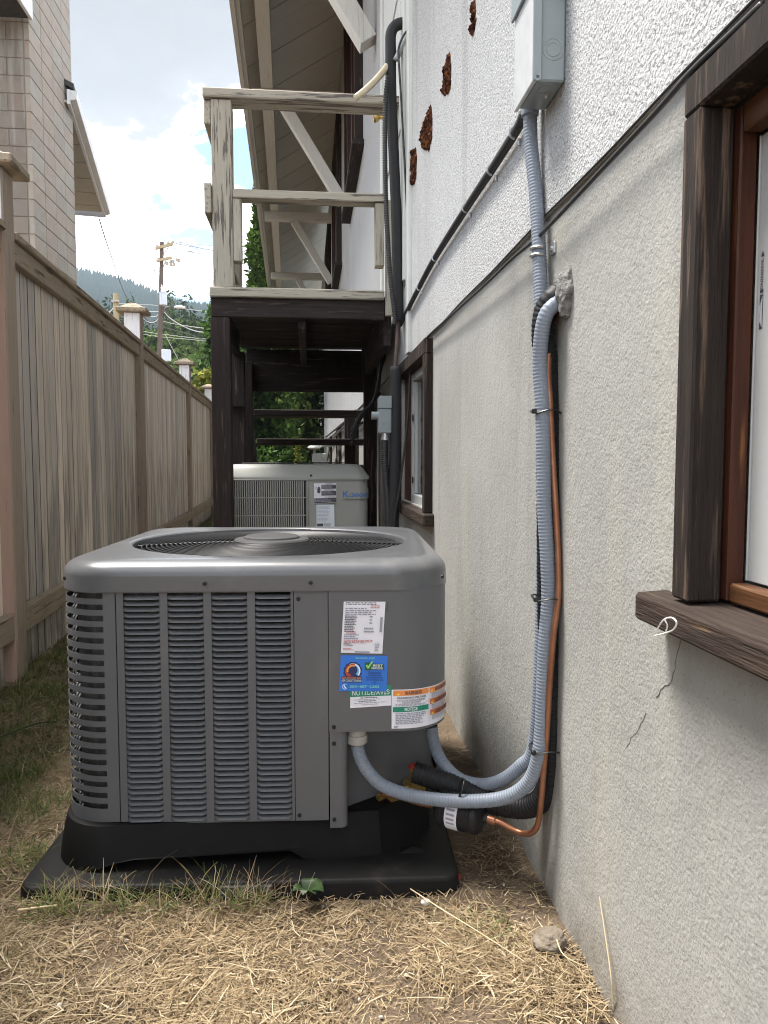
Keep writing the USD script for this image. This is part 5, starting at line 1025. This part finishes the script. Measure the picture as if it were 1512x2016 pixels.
def far_cone(seed, w):                    # three jagged skirts
    r_ = np.random.default_rng(seed); ms = []
    for z0, z1, q in ((.0, .55, 1.0), (.3, .8, .72), (.58, 1.0, .42)):
        a = np.arange(9) * 2 * math.pi / 9 + r_.random(); rr = w * q * r_.uniform(.7, 1.2, 9); V = np.vstack([np.c_[rr * np.cos(a), rr * np.sin(a), z0 + r_.uniform(-.04, .04, 9)], [[0, 0, z1]]])
        k = np.arange(9); ms.append((V, np.stack([k, (k + 1) % 9, np.full(9, 9)], 1)))
    return cat(ms)
# the far forest on the hill: one mass
inst = UsdGeom.PointInstancer.Define(stage, '/World/hill_forest'); tag(inst.GetPrim(), 'far blue-green forest covering the hill under the sky', 'forest', None, 'stuff')
for k in range(3): usdkit.mesh(stage, f'/World/hill_forest/far_conifer_{k:03d}', far_cone(60 + k, .19 + .02 * k), L + 'far_forest'); tone(f'/World/hill_forest/far_conifer_{k:03d}', 1000, k)
inst.CreatePrototypesRel().SetTargets([Sdf.Path(f'/World/hill_forest/far_conifer_{k:03d}') for k in range(3)])
N = 15000; yy = 240 + 680 * rt.random(N) ** .8; xx = (rt.uniform(20, 520, N) - 608) / 1500 * yy
zz = terrain(xx, yy) - .8; sc_ = rt.uniform(9, 17, N)
inst.CreatePositionsAttr(Vt.Vec3fArray.FromNumpy(np.c_[xx, yy, zz].astype(np.float32))); inst.CreateProtoIndicesAttr(Vt.IntArray.FromNumpy(rt.integers(0, 3, N).astype(np.int32)))
inst.CreateScalesAttr(Vt.Vec3fArray.FromNumpy(np.c_[sc_ * 1.15, sc_ * 1.15, sc_].astype(np.float32)))
# garden behind the landing
def column(seed, h, rad, n, leaf):
    r_ = np.random.default_rng(seed); z = h * r_.random(n); t = z / h; q = rad * np.minimum(1, (1 - t) * 3.2) * (.75 + .25 * np.sin(t * 20 + 3 * np.sin(t * 7))) * r_.random(n) ** .25; a = r_.random(n) * 6.283
    q *= 1 + .18 * np.sin(a * 5 + z * 4)
    return leaves(np.c_[q * np.cos(a), q * np.sin(a), z], leaf * r_.uniform(.6, 1.4, n), r_, -.5)
c = thing('cedar', 'tall columnar green cedar behind the railing of the landing', 'tree', (-1.56, 26, 0)); part(c, 'trunk', trunk(9, .14), 'bark'); part(c, 'crown', column(5, 9.9, .62, 9000, .17), 'cedar_green')
c = thing('cedar', 'second columnar cedar, right behind the first and partly hidden by the eave', 'tree', (-1.05, 27.5, 0)); part(c, 'trunk', trunk(8, .14), 'bark'); part(c, 'crown', column(6, 9.0, .6, 8000, .17), 'cedar_green')
def spray_tree(seed, n, h, rad):
    r_ = np.random.default_rng(seed); P, S = [], []
    for k in range(n):
        z0 = h * (.12 + .85 * r_.random()); a = r_.random() * 6.283; L_ = rad * (1 - z0 / h) ** .5 * r_.uniform(.55, 1.1)
        for j in range(26):
            t = j / 26; P.append((L_ * t * math.cos(a) + r_.normal(0, .05), L_ * t * math.sin(a) + r_.normal(0, .05), z0 - L_ * .55 * t * t + r_.normal(0, .05))); S.append(.14 * r_.uniform(.6, 1.4))
    return leaves(np.array(P), S, r_, .7)
for k, (x, y_, h, rad, m_, lab) in enumerate(((-1.45, 20.5, 5.2, 1.7, 'broadleaf_deep', 'drooping green tree seen left under the landing'), (-.05, 23.5, 5.0, 1.6, 'broadleaf_green', 'lighter green tree seen under the landing beside the white wall'), (-2.6, 24, 6, 1.8, 'broadleaf_deep', 'dark green tree behind the left posts of the landing'))):
    c = thing('garden_tree', lab, 'tree', (x, y_, 0), 0, None); part(c, 'trunk', trunk(h * .8, .09), 'bark'); part(c, 'crown', spray_tree(70 + k, 330, h, rad), m_)
for k, (x, y_, s) in enumerate(((-1.2, 17.8, .55), (-.35, 18.6, .5), (-1.9, 18.5, .6))):
    c = thing('garden_shrub', ('low dark shrub under the landing, left', 'low green shrub under the landing by the gas meter', 'low shrub at the far end of the fence')[k], 'shrub', (x, y_, 0)); part(c, 'foliage', blob_tree(90 + k, 1500, s * 2.0, s * 1.1, .12, 9, .0), 'broadleaf_deep')
c = thing('fence_shrub', 'yellow green leafy shrub showing over the far end of the fence', 'shrub', (-2.25, 17.0, 0)); part(c, 'stem', trunk(2.2, .05), 'bark'); part(c, 'foliage', blob_tree(97, 1400, 2.75, .75, .13, 10, .45), 'shrub_yellow')
gm = thing('gas_meter', 'grey gas meter on pipes against the house far under the landing', 'gas meter', (.22, 14.0, 0))
part(gm, 'body', cat(lathe([(-.13, .001), (-.13, .12), (-.1, .15), (.1, .15), (.13, .12), (.13, .001)], (0, 0, .72), (0, 1, 0), 16), cbox(-.16, .10, -.10, .10, .80, .98, .02)), 'meter_grey', smooth=35)
part(gm, 'regulator', lathe([(0, .001), (0, .10), (.03, .13), (.06, .10), (.08, .04), (.12, .001)], (-.12, -.02, 1.05), (0, 0, 1), 14), 'meter_grey')
part(gm, 'pipe', cat(tube([(-.12, 0, -.1), (-.12, 0, 1.08), (.1, 0, 1.12), (.24, 0, 1.12)], .025, 8), tube([(.08, 0, .9), (.08, 0, 1.3)], .02, 8)), 'meter_grey')
mu = thing('mullein', 'tall yellowish flower stalk standing behind the beige air conditioner', 'plant', (-.17, 12.0, 0)); r_ = np.random.default_rng(4)
part(mu, 'stalk', tube([(0, 0, 0), (.01, 0, .6), (0, .01, 1.15)], [.015, .012, .006], 6), 'shrub_yellow'); zz_ = r_.uniform(.55, 1.15, 260); aa = r_.random(260) * 6.28
part(mu, 'flowers', leaves(np.c_[.04 * np.cos(aa), .04 * np.sin(aa), zz_], np.full(260, .035), r_), 'shrub_yellow'); zz_ = r_.uniform(.05, .4, 60); aa = r_.random(60) * 6.28
part(mu, 'leaf', leaves(np.c_[.05 * np.cos(aa), .05 * np.sin(aa), zz_], np.full(60, .2), r_), 'broadleaf_deep')
# cables on the far wall
for k, pts in enumerate((((745, 775), (712, 812), (680, 830), (655, 850), (632, 862)), ((740, 780), (705, 822), (668, 850), (650, 880), (640, 930)), ((712, 832), (690, 855), (668, 885), (655, 930)))):
    solo('wall_cable', tube(spline([PX(.43, max(px, 638), py) if px > 640 else PX(.43, 640, py) for px, py in pts], 6), .016, 5), 'black_cable', ('upper', 'middle', 'lower')[k] + ' dark cable sagging along the far white wall under the landing', 'cable', smooth=True)

# ================================================================ grass and litter
def blade(r_, x, y, L_, wd, lift, az, rise):
    d = np.array([math.cos(az), math.sin(az), 0]); s = np.array([-d[1], d[0], 0]); bend = r_.uniform(-.12, .12) if r_.random() < .8 else r_.uniform(-.5, .5); P = []
    for t in (0, .4, .75, 1.0):
        c = np.array([x, y, lift]) + d * L_ * t * math.cos(rise) + s * bend * L_ * t * t + [0, 0, L_ * math.sin(rise) * t * (1 - .35 * t)]
        w_ = wd * (1 - .75 * t); tilt = r_.uniform(-.4, .4) * w_
        P.append([c - s * w_ + [0, 0, tilt], c + s * w_ - [0, 0, tilt]])
    return grid(np.array(P))
def clump(seed, n, R_, Lr, rise, wr, lift=.010):
    r_ = np.random.default_rng(seed); ms = []
    for _ in range(n):
        q = R_ * math.sqrt(r_.random()); a = r_.random() * 6.283
        ms.append(blade(r_, q * math.cos(a), q * math.sin(a), r_.uniform(*Lr), r_.uniform(*wr), r_.uniform(.0, lift), r_.random() * 6.283, r_.uniform(*rise)))
    return cat(ms)
def scatter(name, label, cat_, protos_, P, scale, seed, mat_):
    r_ = np.random.default_rng(seed); pi = UsdGeom.PointInstancer.Define(stage, '/World/' + name); tag(pi.GetPrim(), label, cat_, None, 'stuff')
    for k, m in enumerate(protos_): usdkit.mesh(stage, f'/World/{name}/tuft_{k:03d}', m, L + mat_); tone(f'/World/{name}/tuft_{k:03d}', 8, seed * 50 + k)
    pi.CreatePrototypesRel().SetTargets([Sdf.Path(f'/World/{name}/tuft_{k:03d}') for k in range(len(protos_))])
    n = len(P); pi.CreatePositionsAttr(Vt.Vec3fArray.FromNumpy(np.asarray(P, np.float32))); pi.CreateProtoIndicesAttr(Vt.IntArray.FromNumpy(r_.integers(0, len(protos_), n).astype(np.int32)))
    a = r_.random(n) * math.pi; pi.CreateOrientationsAttr(Vt.QuathArray([Gf.Quath(float(math.cos(t)), 0, 0, float(math.sin(t))) for t in a]))
    s = r_.uniform(*scale, n); pi.CreateScalesAttr(Vt.Vec3fArray.FromNumpy(np.repeat(s[:, None], 3, 1).astype(np.float32)))
def in_pad(x, y, m=0.0):
    a = math.radians(-UROT); dx, dy = x - CU[0], y - CU[1]; lx = dx * math.cos(a) - dy * math.sin(a); ly = dx * math.sin(a) + dy * math.cos(a)
    return (lx > -.460 - m) & (lx < .424 + m) & (ly > -.499 - m) & (ly < .44 + m)
rs = np.random.default_rng(21)
def sample(n, x0, x1, y0, y1, dens):
    x, y = rs.uniform(x0, x1, n), rs.uniform(y0, y1, n); k = rs.random(n) < dens(x, y); x, y = x[k], y[k]; return np.c_[x, y, ground_z(x, y) * np.where((x > -2.5) & (x < 1.1) & (y < 5.9), 1, 0)]
fx_ = lambda y: F0[0] - .0381 * (y - 3.03)
def bare(x, y):                            # bare earth by the wall and right of the pad
    n = meshkit.fbm(np.stack([x * 5, y * 5, 0 * x], -1), 3, 4)
    d = np.clip((x - .20) / .16, 0, 1) * np.clip((y - 1.20 + (x - .47) * .35) / .16, 0, 1)
    d = np.maximum(d, .75 * np.clip((x - .10) / .15, 0, 1) * np.clip((1.17 - y) / .1, 0, 1)); return np.clip(d * 1.35 - (n - .5) * .9, 0, 1)
def patch(x, y): return meshkit.fbm(np.stack([x * 7, y * 7, 0 * x + 2], -1), 3, 8)
dry = sample(5200, -1.5, .47, .55, 2.2, lambda x, y: (x > fx_(y) + .02) * (x < .455) * ~in_pad(x, y, .034) * (1 - .97 * bare(x, y)) * np.clip(2.0 - 3.1 * patch(x, y), .06, 1))
dry2 = sample(3000, -1.6, -.5, 2.2, 6, lambda x, y: (x > fx_(y) + .02) * ~in_pad(x, y, .02) * .6)
scatter('dry_grass', 'dry straw and cut grass littering the ground', 'dry grass', [clump(100 + k, 105, .06, (.010, .046), (-.06, .24), (.0004, .0011), .012) for k in range(9)] + [clump(115 + k, 60, .06, (.02, .075), (-.04, .2), (.0005, .0012), .015) for k in range(3)], np.vstack([dry, dry2]), (.8, 1.3), 1, 'straw')
chaff = sample(2600, -1.2, .46, .55, 2.0, lambda x, y: (x < .455) * ~in_pad(x, y, .01) * (1 - .75 * bare(x, y)))
scatter('straw_chaff', 'short broken straw bits scattered over the soil', 'straw', [clump(140 + k, 26, .06, (.006, .022), (-.02, .15), (.0004, .0010), .006) for k in range(6)], chaff, (.8, 1.2), 2, 'straw')
tall = sample(900, -1.45, .46, .6, 6, lambda x, y: (x > fx_(y) + .02) * (x < .45) * ~in_pad(x, y, .01) * np.where(y < 2, .22, .5) * (1 - .6 * bare(x, y)))
pl = np.array([(CU[0] + lx * math.cos(math.radians(UROT)) + .524 * math.sin(math.radians(UROT)), CU[1] + lx * math.sin(math.radians(UROT)) - .524 * math.cos(math.radians(UROT)), 0) for lx in rs.uniform(-.40, .1, 42)])
pl[:, :2] += rs.normal(0, .012, (len(pl), 2))
scatter('dry_stalks', 'thin upright dry grass stalks standing along the pad and wall', 'dry grass', [clump(160 + k, 7, .03, (.04, .11), (.5, 1.35), (.0005, .0011)) for k in range(8)], np.vstack([tall, pl]), (.6, 1.15), 3, 'straw')
def green_d(x, y):
    a = np.clip((fx_(y) + .45 - x) / .25, 0, 1) * np.clip((y - 1.5) / .4, 0, 1) * 1.0
    b = .55 * np.clip((-.52 - x) / .12, 0, 1) * np.clip((y - 1.05) / .15, 0, 1)
    c_ = .12 * (patch(x + 3, y) > .56); return np.maximum(np.maximum(a, b), c_) * (1 - bare(x, y)) * np.clip((patch(x + 9, y) - .33) * 4, .1, 1)
grn = sample(7600, -1.6, .4, .7, 6, lambda x, y: (x > fx_(y) + .02) * ~in_pad(x, y, .02) * green_d(x, y))
grn2 = sample(2600, -1.75, .3, 6, 14, lambda x, y: (x > fx_(y) + .03) * (x < .45) * .8)
scatter('green_grass', 'patches of living green grass along the fence', 'grass', [clump(180 + k, 30, .045, (.025, .075), (.3, 1.25), (.0007, .0015)) for k in range(8)], np.vstack([grn, grn2, pl[::3]]), (.7, 1.25), 4, 'green_grass')
# a few single things on the ground
def stalk(pts, r_, label, m_='straw_pale'):
    solo('long_stalk', tube(spline(pts, 6), np.linspace(r_, r_ * .5, (len(pts) - 1) * 6 + 1), 5), m_, label, 'stalk', smooth=True)
G0 = lambda px, py, h: PZ(h, px, py)
stalk([G0(808, 1750, .02), G0(870, 1790, .03), G0(940, 1833, .03), G0(1033, 1893, .012)], .0012, 'long pale straw lying diagonally on bare soil right of the pad')
stalk([G0(36, 1792, .015), G0(80, 1786, .02), G0(113, 1782, .02)], .0028, 'thick pale straw at the left front corner of the pad')
stalk([G0(1093, 1842, .02), G0(1110, 1880, .03), G0(1155, 1905, .02)], .0014, 'straw leaning past the stone towards the wall')
stalk([G0(0, 1452, .03), G0(40, 1435, .05), G0(75, 1424, .06), G0(112, 1420, .04)], .0032, 'long pale green blade lying in the grass at the left edge', 'weed_leaf')
stalk([PZ(.0, 1208, 1988), PX(.462, 1204, 1930), PX(.464, 1190, 1830), PX(.466, 1180, 1765)], .0015, 'tall dry stalk standing against the parged wall')
rk = trimesh.creation.icosphere(4); v = np.array(rk.vertices); v = v * (1 + .5 * (meshkit.fbm(v * 1.8 + 3, 4, 6) - .5))[:, None] * [.030, .026, .020]; cR = PZ(.01, 1082, 1852)
solo('stone', (v + cR, np.array(rk.faces)), 'rock', 'fist sized brown stone half buried in straw by the wall', 'stone', smooth=True)
pb = []
for k in range(150):
    x, y = rs.uniform(-.5, .45), rs.uniform(.75, 1.7)
    if in_pad(np.array(x), np.array(y), .01) or x > .44: continue
    q = trimesh.creation.icosphere(1); vv = np.array(q.vertices) * rs.uniform(.0015, .0042) * rs.uniform(.6, 1.3, 3); pb.append((vv + [x, y, float(ground_z(np.array([x]), np.array([y]))[0]) + .004], np.array(q.faces)))
solo('gravel_bits', cat(pb), 'pebble', 'tiny pale stone chips scattered on the soil', 'gravel', None, 'stuff')
q = trimesh.creation.icosphere(3); vv = np.array(q.vertices); vv = vv * (1 + .4 * (meshkit.fbm(vv * 2 + 1, 3, 2) - .5))[:, None] * [.009, .007, .006]; solo('white_chip', (vv + PZ(.014, 838, 1776), np.array(q.faces)), 'pebble', 'small pale stone chip at the right front of the pad', 'stone', smooth=True)
wd_ = thing('weed', 'small green broad leaved weed in front of the pad', 'weed', PZ(.0, 606, 1772))
for k, (a, l) in enumerate(((200, .032), (250, .028), (300, .03), (330, .036), (90, .03), (20, .034))):
    d = np.array([math.cos(math.radians(a)), math.sin(math.radians(a)), 0]); s = np.array([-d[1], d[0], 0]); P = []
    for t in np.linspace(0, 1, 7): w_ = l * .42 * math.sin(math.pi * min(1, t * .92 + .08)) ** .8; c_ = d * l * t + [0, 0, .012 + .02 * math.sin(t * 2.4)]; P.append([c_ - s * w_ + [0, 0, .1 * w_], c_, c_ + s * w_ + [0, 0, .1 * w_]])
    part(wd_, 'leaf', grid(np.array(P)), 'weed_leaf', smooth=True)

# ================================================================ air
usdkit.material(stage, L + 'haze', {'v': ('principled_volume', {'color': (.72, .86, 1.0), 'density': .00022, 'anisotropy': .3})}, [], volume='v.volume')
solo('haze', box(-1650, 1650, -330, 1650, -8.5, 340), 'haze', kind='stuff')
